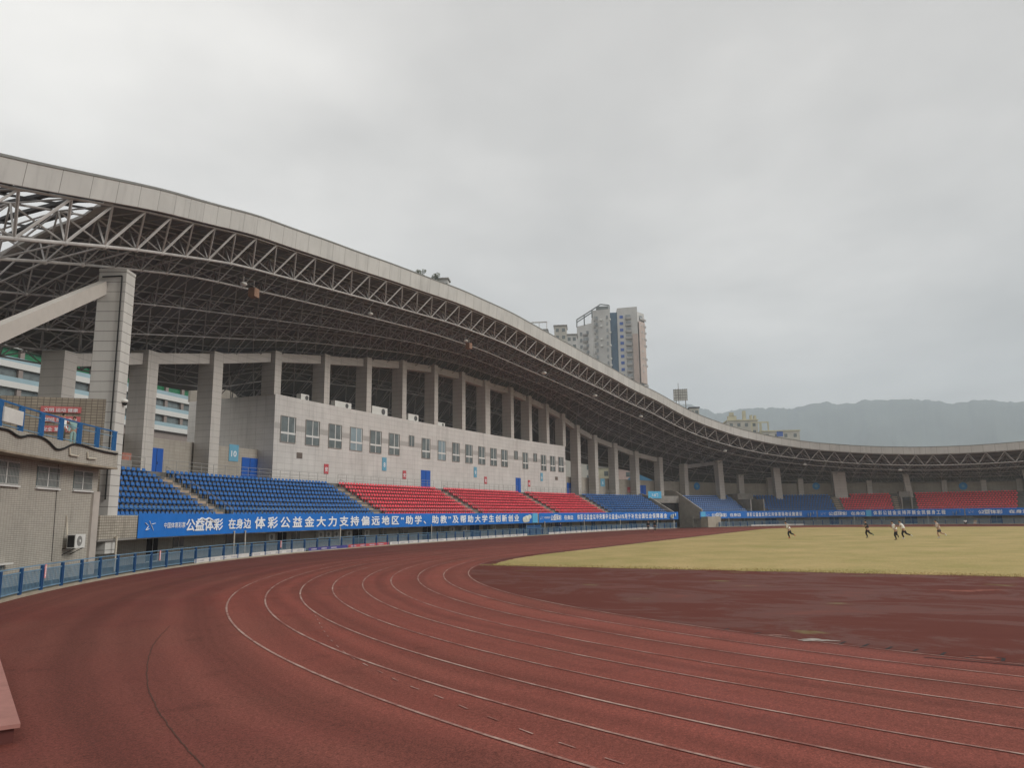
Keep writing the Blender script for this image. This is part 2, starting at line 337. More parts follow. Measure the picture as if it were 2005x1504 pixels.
def grass_material():
    m = bpy.data.materials.new('dry_grass'); m.use_nodes = True; t = m.node_tree; b = t.nodes['Principled BSDF']
    tc = N(t, 'ShaderNodeTexCoord')
    n1 = N(t, 'ShaderNodeTexNoise'); n1.inputs['Scale'].default_value = .16; n1.inputs['Detail'].default_value = 10; n1.inputs['Roughness'].default_value = .72
    t.links.new(tc.outputs['Object'], n1.inputs['Vector'])
    cr = N(t, 'ShaderNodeValToRGB'); e = cr.color_ramp.elements
    e[0].position = .36; e[0].color = (.31, .27, .10, 1); e[1].position = .62; e[1].color = (.46, .345, .165, 1)
    t.links.new(n1.outputs[0], cr.inputs[0])
    g = N(t, 'ShaderNodeTexNoise'); g.inputs['Scale'].default_value = 9; g.inputs['Detail'].default_value = 5; g.inputs['Roughness'].default_value = .8; t.links.new(tc.outputs['Object'], g.inputs['Vector'])
    rg = N(t, 'ShaderNodeMapRange'); rg.inputs[1].default_value = .25; rg.inputs[2].default_value = .75; rg.inputs[3].default_value = .62; rg.inputs[4].default_value = 1.34; t.links.new(g.outputs[0], rg.inputs[0])
    vm = N(t, 'ShaderNodeVectorMath', operation='SCALE'); t.links.new(cr.outputs[0], vm.inputs[0]); t.links.new(rg.outputs[0], vm.inputs['Scale'])
    t.links.new(vm.outputs[0], b.inputs['Base Color']); b.inputs['Roughness'].default_value = .95; b.inputs['Specular IOR Level'].default_value = .1
    return m
def line_material():
    m = bpy.data.materials.new('worn_line_paint'); m.use_nodes = True; t = m.node_tree; b = t.nodes['Principled BSDF']
    tc = N(t, 'ShaderNodeTexCoord'); n1 = N(t, 'ShaderNodeTexNoise'); n1.inputs['Scale'].default_value = .7; n1.inputs['Detail'].default_value = 9; n1.inputs['Roughness'].default_value = .8
    t.links.new(tc.outputs['Object'], n1.inputs['Vector'])
    cr = N(t, 'ShaderNodeValToRGB'); e = cr.color_ramp.elements; e[0].position = .42; e[0].color = (.21, .072, .055, 1); e[1].position = .62; e[1].color = (.46, .33, .28, 1)
    t.links.new(n1.outputs[0], cr.inputs[0]); t.links.new(cr.outputs[0], b.inputs['Base Color']); b.inputs['Roughness'].default_value = .85
    return m
m_conc = mat('concrete', (.27,.255,.235), .9, noise=.2, nscale=.8)
m_tread = mat('terrace_concrete', (.155,.15,.14), .9, noise=.2, nscale=1.)
m_stair = mat('stair_concrete', (.36,.285,.22), .9, noise=.22, nscale=1.5)
m_col = tiles('column_tile', (.50,.475,.44), (.20,.19,.175), 3.0, .62, .012, noise=.08, stain=.18, var=.02)
m_wtile = tiles('pale_wall_tile', (.58,.56,.535), (.38,.365,.345), 1.2, .62, .014, noise=.08, stain=.26, var=.025)
m_rtile = tiles('brown_wall_tile', (.36,.33,.285), (.26,.235,.205), .6, .3, .012, noise=.1, stain=.2, var=.05)
m_btile = tiles('beige_strip_tile', (.42,.395,.345), (.20,.18,.155), .24, .085, .010, noise=.10, stain=.38, var=.06)
m_btile2 = tiles('beige_square_tile', (.40,.37,.31), (.16,.13,.10), .24, .15, .016, noise=.14, stain=.5, var=.10)
m_ptile = tiles('pillar_tile', (.54,.53,.50), (.22,.21,.20), 6.0, .60, .022, noise=.06, stain=.16, var=.015)
m_fascia = tiles('fascia_panel', (.52,.512,.49), (.20,.19,.175), 2.1, 9.0, .022, rough=.6, noise=.08, stain=.26, var=.035)
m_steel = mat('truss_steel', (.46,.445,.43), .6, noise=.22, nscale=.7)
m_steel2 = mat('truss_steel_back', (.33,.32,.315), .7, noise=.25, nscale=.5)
m_rust = mat('rusty_node', (.28,.17,.12), .8, noise=.3, nscale=3)
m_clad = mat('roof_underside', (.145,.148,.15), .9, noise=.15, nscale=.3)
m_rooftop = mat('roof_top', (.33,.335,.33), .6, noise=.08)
m_raft = mat('dark_rafter', (.055,.055,.058), .7, noise=.1)
m_bluepost = mat('blue_paint_dark', (.014,.075,.20), .5, noise=.15, nscale=4)
m_bluerail = mat('blue_paint_faded', (.16,.29,.41), .5, noise=.18, nscale=3)
m_blueb = mat('blue_paint_bright', (.02,.13,.34), .5, noise=.12, nscale=4)
m_door = mat('blue_door_paint', (.015,.10,.42), .5, noise=.08)
m_grayrail = mat('grey_rail', (.36,.35,.33), .5, noise=.1)
m_bseat = mat('blue_seat_plastic', (.020,.135,.41), .42, noise=.14, nscale=.9, spec=.5)
m_rseat = mat('red_seat_plastic', (.76,.065,.095), .42, noise=.14, nscale=.9, spec=.5)
m_banner = mat('blue_banner_cloth', (.012,.16,.55), .6, noise=.10, nscale=.6)
m_banner2 = mat('pale_banner_panel', (.10,.42,.68), .6, noise=.08)
m_white = mat('white_lettering', (.80,.82,.84), .6, noise=.03)
m_wpaint = mat('white_paint', (.62,.61,.58), .6, noise=.1, nscale=2)
m_red = mat('red_sign', (.50,.085,.10), .5, noise=.08)
m_pink = mat('pink_paper', (.75,.28,.28), .8, noise=.05)
m_sky_sign = mat('light_blue_sign', (.14,.36,.50), .5, noise=.05)
m_glass = mat('dark_glass', (.13,.155,.155), .12, noise=.35, nscale=.8, spec=.7)
m_glass2 = mat('pale_glass', (.24,.31,.34), .15, noise=.15, nscale=.6, spec=.7)
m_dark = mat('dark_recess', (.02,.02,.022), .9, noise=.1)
m_pvc = mat('cream_pipe', (.56,.51,.42), .5, noise=.1)
m_black = mat('black_cable', (.012,.012,.012), .6, noise=.05)
m_frame = mat('window_frame_white', (.66,.66,.64), .5, noise=.04)
m_ac = mat('ac_casing', (.66,.66,.63), .5, noise=.06)
m_lamp = mat('floodlight_housing', (.74,.74,.70), .4, noise=.05)
m_track = track_material(); m_dz = dzone_material(); m_grass = grass_material(); m_line = line_material()

# ---------------------------------------------------------------- ground
def poly(name, pts, z, mt, kind='structure'):
    me = bpy.data.meshes.new(name); me.from_pydata([(x, y, z) for x, y in pts], [], [tuple(range(len(pts)))]); me.update(); me.materials.append(mt)
    o = link(name, me); o['kind'] = kind; return o
poly('ground', [(6000*cos(a*pi/18), 6000*sin(a*pi/18)) for a in range(36)], -.25, mat('earth_ground', (.12,.11,.085), .95, noise=.2, nscale=.02))
up = []
for i in range(0, int(SMAX*2), 2):
    s = i*.5; d = .12 + (3.5*min(1, max(0, (62-s)/8)) if s < 62 else 0)
    x, y, _ = at(s, d)
    if y >= 0: up.append((x, y))
outline = up + [(x, -y) for x, y in reversed(up) if y > .01]
poly('running_track', outline[::-1], 0, m_track)
RK = 36.2; LW = 1.22; GX = -13.1
def oval(r, n=72, x0=0., x1=84.4):
    pts = [(x0 + r*cos(pi/2+pi*i/n), r*sin(pi/2+pi*i/n)) for i in range(n+1)]
    pts += [(x1 + r*cos(-pi/2+pi*i/n), r*sin(-pi/2+pi*i/n)) for i in range(n+1)]
    return pts
poly('infield_surface', oval(RK-.1), .004, m_dz)
# grass: the oval clipped by the two straight edges, with a ragged thin edge
ov = oval(RK-.9, 120); gx1 = 84.4-GX+6
gp_ = []
def clipx(pts, xa, xb):
    for lim, keep in ((xa, lambda p: p[0] >= xa), (xb, lambda p: p[0] <= xb)):
        o2 = []
        for i in range(len(pts)):
            a, b = pts[i-1], pts[i]
            if keep(a) != keep(b):
                u = (lim-a[0])/(b[0]-a[0]); o2.append((lim, a[1]+u*(b[1]-a[1])))
            if keep(b): o2.append(b)
        pts = o2
    return pts
gpts = clipx(ov, GX, gx1)
dense = []
for i in range(len(gpts)):
    a, b = gpts[i], gpts[(i+1) % len(gpts)]; L = math.dist(a, b); n = max(1, int(L/.25))
    for k in range(n): dense.append((a[0]+(b[0]-a[0])*k/n + random.uniform(-.10,.10)+.22*sin(k*.35)*sin(k*.083), a[1]+(b[1]-a[1])*k/n + random.uniform(-.10,.10)))
poly('playing_field', dense, .012, m_grass)
# grass tufts at the near edge of the field
gb = MB()
for i in range(9000):
    y = random.uniform(-16, 33.5); x = GX + abs(random.gauss(0, 1.0)) - .35
    h = random.uniform(.02, .055); a = random.uniform(0, 2*pi); w_ = .02
    gb.face([(x-w_*cos(a), y-w_*sin(a), .012), (x+w_*cos(a), y+w_*sin(a), .012), (x+random.uniform(-.02,.02), y+random.uniform(-.02,.02), .012+h)])
gro = gb.build('grass_tufts', m_grass); tag(gro, 'dry yellow grass blades along the near edge of the field', 'grass', kind='stuff')
# lane lines
lm = MB()
def ribbon(pts, w_, z, closed=False, mb=None):
    mb = mb or lm; n = len(pts); L = []
    for i in range(n):
        a = pts[(i-1) % n] if (closed or i) else pts[i]; b = pts[(i+1) % n] if (closed or i < n-1) else pts[i]
        tx, ty = b[0]-a[0], b[1]-a[1]; l = hypot(tx, ty); nx, ny = -ty/l, tx/l
        L.append(((pts[i][0]+nx*w_/2, pts[i][1]+ny*w_/2, z), (pts[i][0]-nx*w_/2, pts[i][1]-ny*w_/2, z)))
    for i in range(n if closed else n-1):
        a, b = L[i], L[(i+1) % n]; mb.face([a[0], a[1], b[1], b[0]])
for k in range(9): ribbon(oval(RK+LW*k, 160), .058 if k > 5 else .05, .010, True)
lo = lm.build('lane_markings', m_line); lo['kind'] = 'structure'
# broken marks drifting across the outer lanes
dm_ = MB()
dash = [(-27.97,36.30),(-28.36,35.0),(-29.1,33.6)]
def arc_pt(r, a): return (r*cos(a), r*sin(a))
dcv = catmull([(-34.5,26.7),(-37.4,23.67),(-38.6,22.29),(-39.53,21.11),(-40.2,20.07),(-40.64,19.38),(-41.04,18.76),(-41.67,17.53),(-42.09,16.8),(-42.43,16.14),(-42.79,15.45),(-43.13,14.66),(-43.39,14.07),(-43.9,12.6),(-44.2,11.2)], 8)
dcv = resample(dcv, .1)
for i in range(2, len(dcv)-6, 8):
    q = dcv[i:i+4]; ribbon([tuple(p) for p in q], .026, .011, mb=dm_)
do = dm_.build('dash_markings', m_line); do['kind'] = 'structure'
# seam in the apron near the camera
sm = MB()
seam = [(-37.8,28.8),(-39.95,26.58),(-41.61,24.58),(-43.01,22.69),(-43.77,21.52),(-44.56,20.19),(-45.11,19.19),(-45.55,18.33),(-45.95,17.58),(-46.3,16.6)]
seam = [tuple(p) for p in catmull(seam, 10)]
ribbon([(x+random.uniform(-.012,.012), y+random.uniform(-.012,.012)) for x, y in seam], .018, .006, mb=sm)
so_ = sm.build('surface_seam', mat('seam_dirt', (.085,.04,.03), .95, noise=.3, nscale=9)); so_['kind'] = 'structure'
# slots of the drain channel inside the kerb
dr = MB()
for p, q in (((-33.9,12.48),(-33.55,12.40)),((-34.2,12.06),(-33.67,11.93)),((-34.25,11.58),(-33.86,11.48)),((-34.23,11.08),(-33.95,11.0)),((-34.51,10.6),(-34.16,10.52)),((-34.67,10.18),(-34.36,10.06)),((-34.36,10.06),(-34.41,9.55)),((-34.41,9.55),(-34.75,9.6)),((-33.2,14.4),(-32.9,14.3)),((-32.9,15.2),(-32.6,15.1))):
    ribbon([p, q], .06, .008, mb=dr)
ribbon([(-34.9,10.9),(-35.0,10.2),(-35.15,9.2),(-35.25,8.2)], .05, .0085, mb=dr)
dro = dr.build('drain_slots', m_dark); dro['kind'] = 'structure'
rnd_ = random.Random(11)
def blot(cx, cy, rx, ry, rot, seed, n=40):
    pts = []
    for i in range(n):
        a = 2*pi*i/n; r = 1+.28*sin(3*a+seed)+.18*sin(7*a+seed*2)+rnd_.uniform(-.1,.1); x = rx*r*cos(a); y = ry*r*sin(a); pts.append((cx+x*cos(rot)-y*sin(rot), cy+x*sin(rot)+y*cos(rot)))
    return pts
poly('wear_and_reflection_patch', blot(-33.6,13.0,.16,.36,.25,1.), .0115, mat('pale_wet_reflection', (.33,.29,.26), .8, noise=.35, nscale=4))  # pale colour stands in for sky reflected on the wet surface
poly('wear_and_reflection_patch', blot(-33.25,13.9,.07,.26,.35,2.), .0115, mat('bare_pink_patch', (.32,.17,.14), .8, noise=.3, nscale=4))
for x, y, rx, ry, z_ in ((-34.5,9.9,.10,.28,.0095),(-34.75,8.6,.09,.35,.0095),(-20.4,9.6,.3,.7,.0055),(-19.8,8.8,.2,.5,.0055)):
    poly('wear_and_reflection_patch', blot(x,y,rx,ry,.2,x), z_, mat('orange_patch', (.21,.06,.04), .85, noise=.3, nscale=3))
# kerbed podium step at the lower left
pm = thing('podium_step', 'low pinkish red wooden step standing on the track at the lower left edge', 'step', (-45.98,21.2,0))
b = MB(); A = Vector((-45.98,21.2)); Bp = Vector((-43.39,26.47)); ux = (Bp-A).normalized(); uy = Vector((-ux.y, ux.x))
def pbx(mb, u0, u1, v0, v1, z0, z1):
    c = [A+ux*u+uy*v for u, v in ((u0,v0),(u1,v0),(u1,v1),(u0,v1))]
    mb.hexa([(p.x,p.y,z0) for p in c]+[(p.x,p.y,z1) for p in c])
pbx(b, -.0, 7.5, 0, 1.6, .19, .24)
m_pt = mat('worn_pink_paint', (.36,.17,.145), .7, noise=.18, nscale=2.2)
b.build('top_board', m_pt, pm)
b = MB(); pbx(b, .06, 7.4, .06, 1.55, 0, .188); b.build('side_board', mat('dark_red_paint', (.10,.03,.025), .8, noise=.2), pm)

# ---------------------------------------------------------------- track fence
def make_fence(name, label, s0, s1, n, hgt=1.12):
    f = thing(name, label, 'fence', at(s0, 0, 0))
    ss = [s0+(s1-s0)*i/n for i in range(n+1)]
    tr = MB(); tr.sbox(s0, s1, -.02, .02, hgt-.04, hgt, 2.0); tr.build('top_rail', m_bluerail, f)
    kb = MB(); kb.sbox(s0-.1, s1+.1, -.07, .11, 0, .10, 2.0); kb.build('kerb', mat('fence_kerb', (.36,.32,.25), .9, noise=.2), f)
    for i, s in enumerate(ss):
        pm_ = MB()
        pm_.sbox(s-.085, s-.025, -.045, .045, .10, hgt-.042); pm_.sbox(s+.025, s+.085, -.045, .045, .10, hgt-.042)
        pm_.sbox(s-.024, s+.024, -.03, .03, .18, .24); pm_.sbox(s-.024, s+.024, -.03, .03, .60, .66)
        pm_.build('post', m_bluepost, f)
        if i < n:
            pn = MB(); a, b_ = s+.087, ss[i+1]-.087
            pn.sbox(a, b_, -.018, .018, .19, .23, 3); pn.sbox(a, b_, -.018, .018, hgt-.22, hgt-.18, 3)
            nb = 14
            for k in range(1, nb): 
                q = a+(b_-a)*k/nb; pn.sbox(q-.013, q+.013, -.012, .012, .231, hgt-.221, 3)
            pn.build('panel', m_bluerail, f)
    return f
make_fence('railing_fence', 'long blue barred railing along the track below the main stand', 56.05, 206.05, 75)
make_fence('railing_fence', 'blue barred railing along the track before the far stand', 219.0, 299.0, 40)
for s, lb in ((70.2, 'pink paper notice on the second fence post from the left edge'), (83.05, 'pink paper notice on the fence post below the tall tiled pillar'), (100.3, 'pink paper notice on the fence post below the first banner')):
    b = MB(); b.sbox(s-.07, s+.07, -.075, -.055, .56, 1.10); o = b.build('paper_notice', m_pink); tag(o, lb, 'notice')
    b = MB()
    for k in range(7): b.sbox(s-.035, s+.035, -.08, -.076, .62+k*.062, .66+k*.062)
    b.build('print', m_white, o)
m_purple = mat('purple_board', (.07,.06,.25), .6, noise=.1)
for i, (a, c, mt, lb) in enumerate([(87.9,95.7,m_wpaint,'white low board at the foot of the fence, left of the purple boards'),(96.0,104.2,m_wpaint,'white low board at the foot of the fence, next to the small purple board'),
        (104.7,111.0,m_purple,'purple low advertising board behind the fence'),(111.2,118.3,m_red,'red low advertising board behind the fence'),(118.5,134.6,m_wpaint,'long white low board behind the fence, right of the red board'),(135,151.1,m_wpaint,'white low board behind the fence beside the dark blue gate'),(158,199,m_wpaint,'white low board at the foot of the fence under the second banner'),(228,241,m_wpaint,'white low board below the far blue seats')]):
    b = MB(); b.sbox(a, c, -.034, -.018, .10, .36, 2.5); o = b.build('low_board', mt); tag(o, lb, 'board')
    b = MB()
    for k in range(int((c-a)/1.6)): b.sbox(a+.4+k*1.6, a+1.3+k*1.6, -.042, -.036, .17, .26, 2)
    b.build('print', mat('board_print', (.45,.43,.5), .7, noise=.3, nscale=3) if mt is not m_wpaint else mat('board_print_grey', (.42,.42,.44), .7, noise=.3, nscale=3), o)

# ---------------------------------------------------------------- the grandstand (one building)
stand = thing('grandstand', 'long curved concrete grandstand with tiled parapet, terraces and rear wall round the track', 'grandstand', at(83, 4, 0))
ROW = 9; D0 = 3.3; DR = .8; Z0 = 2.75; ZR = .44
TOPD = D0+DR*ROW; TOPZ = 6.75
def terrace(mb, s0, s1):
    mb.sbox(s0, s1, 2.7, D0, 2.45, 2.6, 2)
    for k in range(ROW): mb.sbox(s0, s1, D0+DR*k, D0+DR*(k+1)+.002, Z0+ZR*k-.35, Z0+ZR*k, 2, ends=True)
    mb.sbox(s0, s1, TOPD+.003, 14.0, TOPZ-.5, TOPZ, 2)
secs = [(80.9, 208.5), (217.2, 231.2), (235.0, 302)]
for i, (a, c) in enumerate(secs):
    b = MB(); terrace(b, a, c); b.build('terrace', m_tread, stand)
for a, c in ((80.9,208.6),(216.2,302)):
    b = MB(); b.sbox(a, c, 2.4, 2.68, 1.82, 3.12, 2); b.build('parapet', m_btile2, stand)
    b = MB(); b.sbox(a, c, 2.42, 4.6, 1.70, 1.81, 2); b.build('soffit', m_conc, stand)
    b = MB(); b.sbox(a, c, 4.6, 4.9, 0, 2.44, 2); b.build('lower_wall', m_btile, stand)
# side walls of the passage and the end
for s0, s1, lb in ((208.55,208.85,0),(216.9,217.2,1),(80.6,80.9,2)):
    b = MB()
    n = 8
    for k in range(n):
        d0 = 2.7+k*(14-2.7)/n; d1 = 2.7+(k+1)*(14-2.7)/n
        h0, h1 = (3.7, 8.0) if s0 > 210 else (3.3, 7.2)
        zt = lambda d: h0+(d-2.7)*(h1-h0)/7.8 if d < 10.5 else h1
        c = [at(s0,d0,0), at(s1,d0,0), at(s1,d1,0), at(s0,d1,0), at(s0,d0,zt(d0)), at(s1,d0,zt(d0)), at(s1,d1,zt(d1)), at(s0,d1,zt(d1))]
        b.hexa(c)
    if s0 != 80.6: b.build('passage_wall', mat('passage_concrete', (.36,.335,.295), .9, noise=.2, nscale=.8), stand)
b = MB(); b.sbox(208.86, 216.89, 9, 14, 5.2, 6.7, 2); b.build('passage_lintel', m_conc, stand)
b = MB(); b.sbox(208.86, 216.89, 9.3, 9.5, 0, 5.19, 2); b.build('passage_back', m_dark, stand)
b = MB(); b.sbox(216.2, 220, .4, 2.39, 0, 2.2, 2); b.build('passage_block', mat('beige_render', (.40,.36,.29), .9), stand)
# vomitories with concrete boxes
for s0, s1 in ((231.2,235.0),(261.2,263.9)):
    b = MB(); b.sbox(s0+.3, s1-.3, 8.6, 12.5, 5.9, 7.2, 2); b.sbox(s0+.3, s0+.55, 4.2, 12.5, 2.6, 5.9); b.sbox(s1-.55, s1-.3, 4.2, 12.5, 2.6, 5.9); b.build('stair_hood', m_conc, stand)
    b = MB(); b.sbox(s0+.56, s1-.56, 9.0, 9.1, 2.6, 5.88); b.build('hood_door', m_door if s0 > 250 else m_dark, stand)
# stairs in the aisles
aisles = [(98.0,99.2),(122.0,123.2),(144.0,145.2),(168.4,169.6),(188.2,189.4),(249.3,250.3),(260.3,261.2)]
for a, c in aisles:
    b = MB()
    for k in range(ROW*2-1):
        b.sbox(a, c, D0+.4*k+.001, D0+.4*(k+1)+.0015, Z0-.3+.22*k, Z0+.22*k+.012)
    b.build('stair', m_stair, stand)
    b = MB()
    for k in range(0, ROW):
        d = D0+.4+DR*k; z = Z0+ZR*k
        b.tube(at(c+.12,d,z), at(c+.12,d,z+.95), .022, 5)
    b.tube(at(c+.12,D0+.4,Z0+.95), at(c+.12,D0+.4+DR*(ROW-1),Z0+ZR*(ROW-1)+.95), .02, 5)
    b.build('stair_handrail', m_grayrail, stand)
# rails at the top walkway and on the parapet
def railing(s0, s1, d, z0, h, mt, step=1.5, name='handrail', nr=3):
    b = MB(); n = max(1, round((s1-s0)/step))
    for i in range(n+1):
        s = s0+(s1-s0)*i/n; b.tube(at(s,d,z0), at(s,d,z0+h), .022, 5)
    for r in range(nr):
        z = z0+h-(h/nr)*r
        for i in range(n): b.tube(at(s0+(s1-s0)*i/n,d,z), at(s0+(s1-s0)*(i+1)/n,d,z), .02, 5)
    return b.build(name, mt, stand)
bl = [(83.4,98.0),(99.6,122.0),(123.6,144.0),(145.6,168.4),(170,188.2),(189.8,208)]
for a, c in bl:
    railing(a, c-.4, 10.62, TOPZ, 1.05, m_grayrail, name='upper_railing')
    railing(a, c, 2.95, 2.6, 1.05, m_bluerail if a < 120 else m_grayrail, 2.4, 'parapet_railing', 2)
for a, c in ((217.5,231),(235.2,249),(250.4,260),(264.2,281.6)): railing(a, c, 2.95, 2.6, 1.0, m_bluerail, 2.4, 'parapet_railing', 2)
# rear wall with blue doors
zrw = itp([(78,9.95),(115,10.1),(187,10.3),(201,10.4),(215,10.2),(236,9.75),(257,9.45),(270,9.1),(282,8.9),(302,8.9)])
for a, c in ((88.0,114.8),(187.2,302)):
    b = MB(); b.sbox(a, c, 14.0, 14.3, 0, zrw, 2); b.build('rear_wall', m_rtile, stand)
for a, c in ((101.7,103.1),(112.5,114.6),(190.2,191.7),(210.5,212.3)):
    b = MB(); b.sbox(a, c, 13.93, 13.998, TOPZ, 9.15); dr_ = b.build('door', m_door, stand)
    b = MB(); b.sbox((a+c)/2-.02, (a+c)/2+.02, 13.915, 13.929, TOPZ+.02, 9.1); b.sbox((a+c)/2+.08, (a+c)/2+.12, 13.90, 13.928, 7.7, 7.95); b.build('handle', m_dark, dr_)
# columns
zc = itp([(60,9),(80,12.5),(91.4,15.0),(99.3,17.1),(106.9,18.8),(114.9,20.7),(122.9,22),(130.8,23.15),(138.4,24.2),(146.2,24.9),(153.8,25.1),(161.1,24.9),(169.1,24.95),(175.3,24.3),(181.4,23.55),(187,22.4),(191.7,20.6),(197.1,19.05),(203,17.8),(208.6,16.4),(215,15.3),(221.6,14.1),(230,12.4),(240,11.0),(250,10.2),(263,9.7),(275,9.3),(300,9.3)])
cols = [91.4,99.3,106.9,114.9,122.9,130.8,138.4,146.2,153.8,161.1,169.1,175.3,181.4,187,191.7,197.1,203,208.6,215,221.6]
for i, s in enumerate(cols):
    b = MB(); wd = 1.15 if s < 112 else .95
    if abs(s-161.1) < .1: wd = 1.5
    b.sbox(s-wd/2, s+wd/2, 12.0, 13.75, TOPZ if not (114 < s < 187.5) else 15.95, zc(s)-.02, 3)
    b.build('column', m_col, stand)
for s in (234.6,239.5,244.7,250.6,256.7,263.3,270,276.4,282,288.5,295):
    b = MB(); b.sbox(s-.45, s+.45, 13.0, 13.99, TOPZ, zc(s)+.1, 3); b.build('column', m_col, stand)
# big inner columns of the far stand
for s, z1, wd, d in ((228.6,14.9,1.2,9.4),(239.9,13.2,1.15,9.4),(251.2,12.0,2.3,9.4),(263.7,11.0,1.1,9.4),(284.3,11.2,2.0,9.4)):
    b = MB()
    c = [at(s-wd/2,d,5.6), at(s+wd/2,d,5.6), at(s+wd/2,d+1.4,5.6), at(s-wd/2,d+1.4,5.6)]
    k = -.55 if s > 260 else -.25
    c += [at(s-wd/2+k,d,z1), at(s+wd/2+k,d,z1), at(s+wd/2+k,d+1.6,z1), at(s-wd/2+k,d+1.6,z1)]
    b.hexa(c); b.build('column', m_col, stand)
# ring beam joining the column heads
for i in range(len(cols)-2):
    s0, s1 = cols[i], cols[i+1]; w0 = .6; b = MB()
    b.sbox(s0+w0, s1-w0, 12.5, 13.2, lambda s: zc(s)-1.1, lambda s: zc(s)-.12, 3)
    b.build('ring_beam', m_col, stand)
b = MB(); b.hexa([at(222.1,12.6,13.0), at(228.2,10.0,13.9), at(228.2,10.6,13.9), at(222.1,13.2,13.0), at(222.1,12.6,13.9), at(228.2,10.0,14.7), at(228.2,10.6,14.7), at(222.1,13.2,13.9)]); b.build('ring_beam', m_steel2, stand)
# downpipes
for s in (82.6,97.4,98.9,113.2,130.4,161.5,176,190,203,224,238,252,266):
    b = MB(); b.tube(at(s,2.25,0), at(s,2.25,1.95), .055, 6); b.tube(at(s,2.25,1.9), at(s,2.5,1.9), .05, 6); b.build('downpipe', m_pvc, stand)
# doors and windows in the lower wall
for i, s in enumerate([91,94,101,107.5,109.5,116,119.5,124,128,133,136,141,144.5,148,155,158.5,164,168,171,175,180,184,188,193,198,202,206,222,226,230,236,240,244.5,248.5,253,258,263,268,273,278]):
    wd = random.choice((1.2,1.8,2.3)); zz = .85 if i % 3 else .05
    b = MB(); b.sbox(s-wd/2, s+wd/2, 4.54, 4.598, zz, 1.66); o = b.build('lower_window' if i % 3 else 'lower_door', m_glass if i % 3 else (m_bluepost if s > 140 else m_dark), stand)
    b = MB(); b.sbox(s-.02, s+.02, 4.52, 4.538, zz, 1.66); b.sbox(s-wd/2, s+wd/2, 4.525, 4.539, zz, zz+.05); b.build('frame', m_frame, o)
# dark blue gate where the fence is broken
gt = thing('field_gate', 'dark blue solid gate in the fence below the gap between two banners', 'gate', at(151.6, .2, 0))
b = MB(); b.sbox(151.5, 155.9, .16, .22, .12, 1.5, 2); b.build('gate_leaf', m_bluepost, gt)
b = MB()
for s in (151.4, 153.7, 156.0): b.tube(at(s,.19,0), at(s,.19,1.6), .05, 6)
b.build('gate_post', m_bluerail, gt)

# ---------------------------------------------------------------- pale building inside the stand
zbt = 15.95
pb = thing('stand_building', 'pale tiled three storey building set into the stand behind the red seats', 'building', at(151, 12, 0))
b = MB(); b.sbox(114.6, 187.1, 11.96, 24, 5.5, zbt, 2)
b.sbox(114.6, 187.1, 11.96, 12.3, zbt-.001, zbt+.05, 2); b.build('wall', m_wtile, pb)
b = MB(); b.sbox(114.6, 187.1, 23.9, 24.2, zbt+.001, 19, 2); b.build('back_parapet', m_rtile, pb)
b = MB()
b.sbox(114.55, 187.15, 11.945, 11.958, 12.35, 12.95, 2); b.build('grey_band', mat('grey_tile_band', (.40,.385,.365), .7, noise=.06), pb)
wins = [116.66,120.59,124.51,128.4,132.23,136.15,-140.07,143.55,147.61,151.42,155.15,158.98,162.65,166.16,-169.99,173.14,-176.54,179.47,182.68,185.55]
for s in wins:
    small = s < 0; s = abs(s); hw = .55 if small else (1.12 if s < 140 else .98 if s < 172 else .85); z0, z1 = (12.45,13.85) if small else (11.0,13.75)
    b = MB(); b.sbox(s-hw, s+hw, 11.925, 11.944, z0, z1); wo = b.build('window', random.choice((m_glass, m_glass, m_glass2)) if not small else m_glass, pb)
    b = MB(); t_ = .07
    for a_, c_, e_, g_ in ((s-hw-.05,s+hw+.05,z1,z1+.07),(s-hw-.05,s+hw+.05,z0-.07,z0),(s-hw-.06,s-hw,z0,z1),(s+hw,s+hw+.06,z0,z1)):
        b.sbox(a_, c_, 11.88, 11.944, e_, g_)
    b.build('sill', mat('window_reveal', (.30,.275,.25), .8, noise=.1), wo)
    b = MB()
    if not small:
        b.sbox(s-hw, s+hw, 11.90, 11.924, 11.86, 12.08); b.sbox(s-.055, s+.055, 11.905, 11.924, z0, 11.859); b.sbox(s-.055, s+.055, 11.905, 11.924, 12.081, z1)
        b.sbox(s+hw-.2, s+hw-.12, 11.905, 11.924, 12.081, z1)
    else: b.sbox(s-.03, s+.03, 11.905, 11.924, z0, z1)
    b.build('frame', m_frame, wo)
for a, c in ((142.4,144.7),(169.8,171.5)):
    b = MB(); b.sbox(a, c, 11.92, 11.944, TOPZ, 9.3); dr_ = b.build('door', m_door, pb)
    b = MB(); b.sbox((a+c)/2-.02, (a+c)/2+.02, 11.905, 11.919, TOPZ, 9.25); b.build('handle', m_dark, dr_)
for s, z in ((118.6,9.7),(183.9,9.7)):
    b = MB(); b.sbox(s-.45, s+.45, 11.92, 11.944, z-.32, z+.32)
    for k in range(5): b.sbox(s-.42, s+.42, 11.90, 11.919, z-.28+k*.12, z-.22+k*.12)
    b.build('vent', mat('vent_grey', (.17,.14,.12), .8), pb)
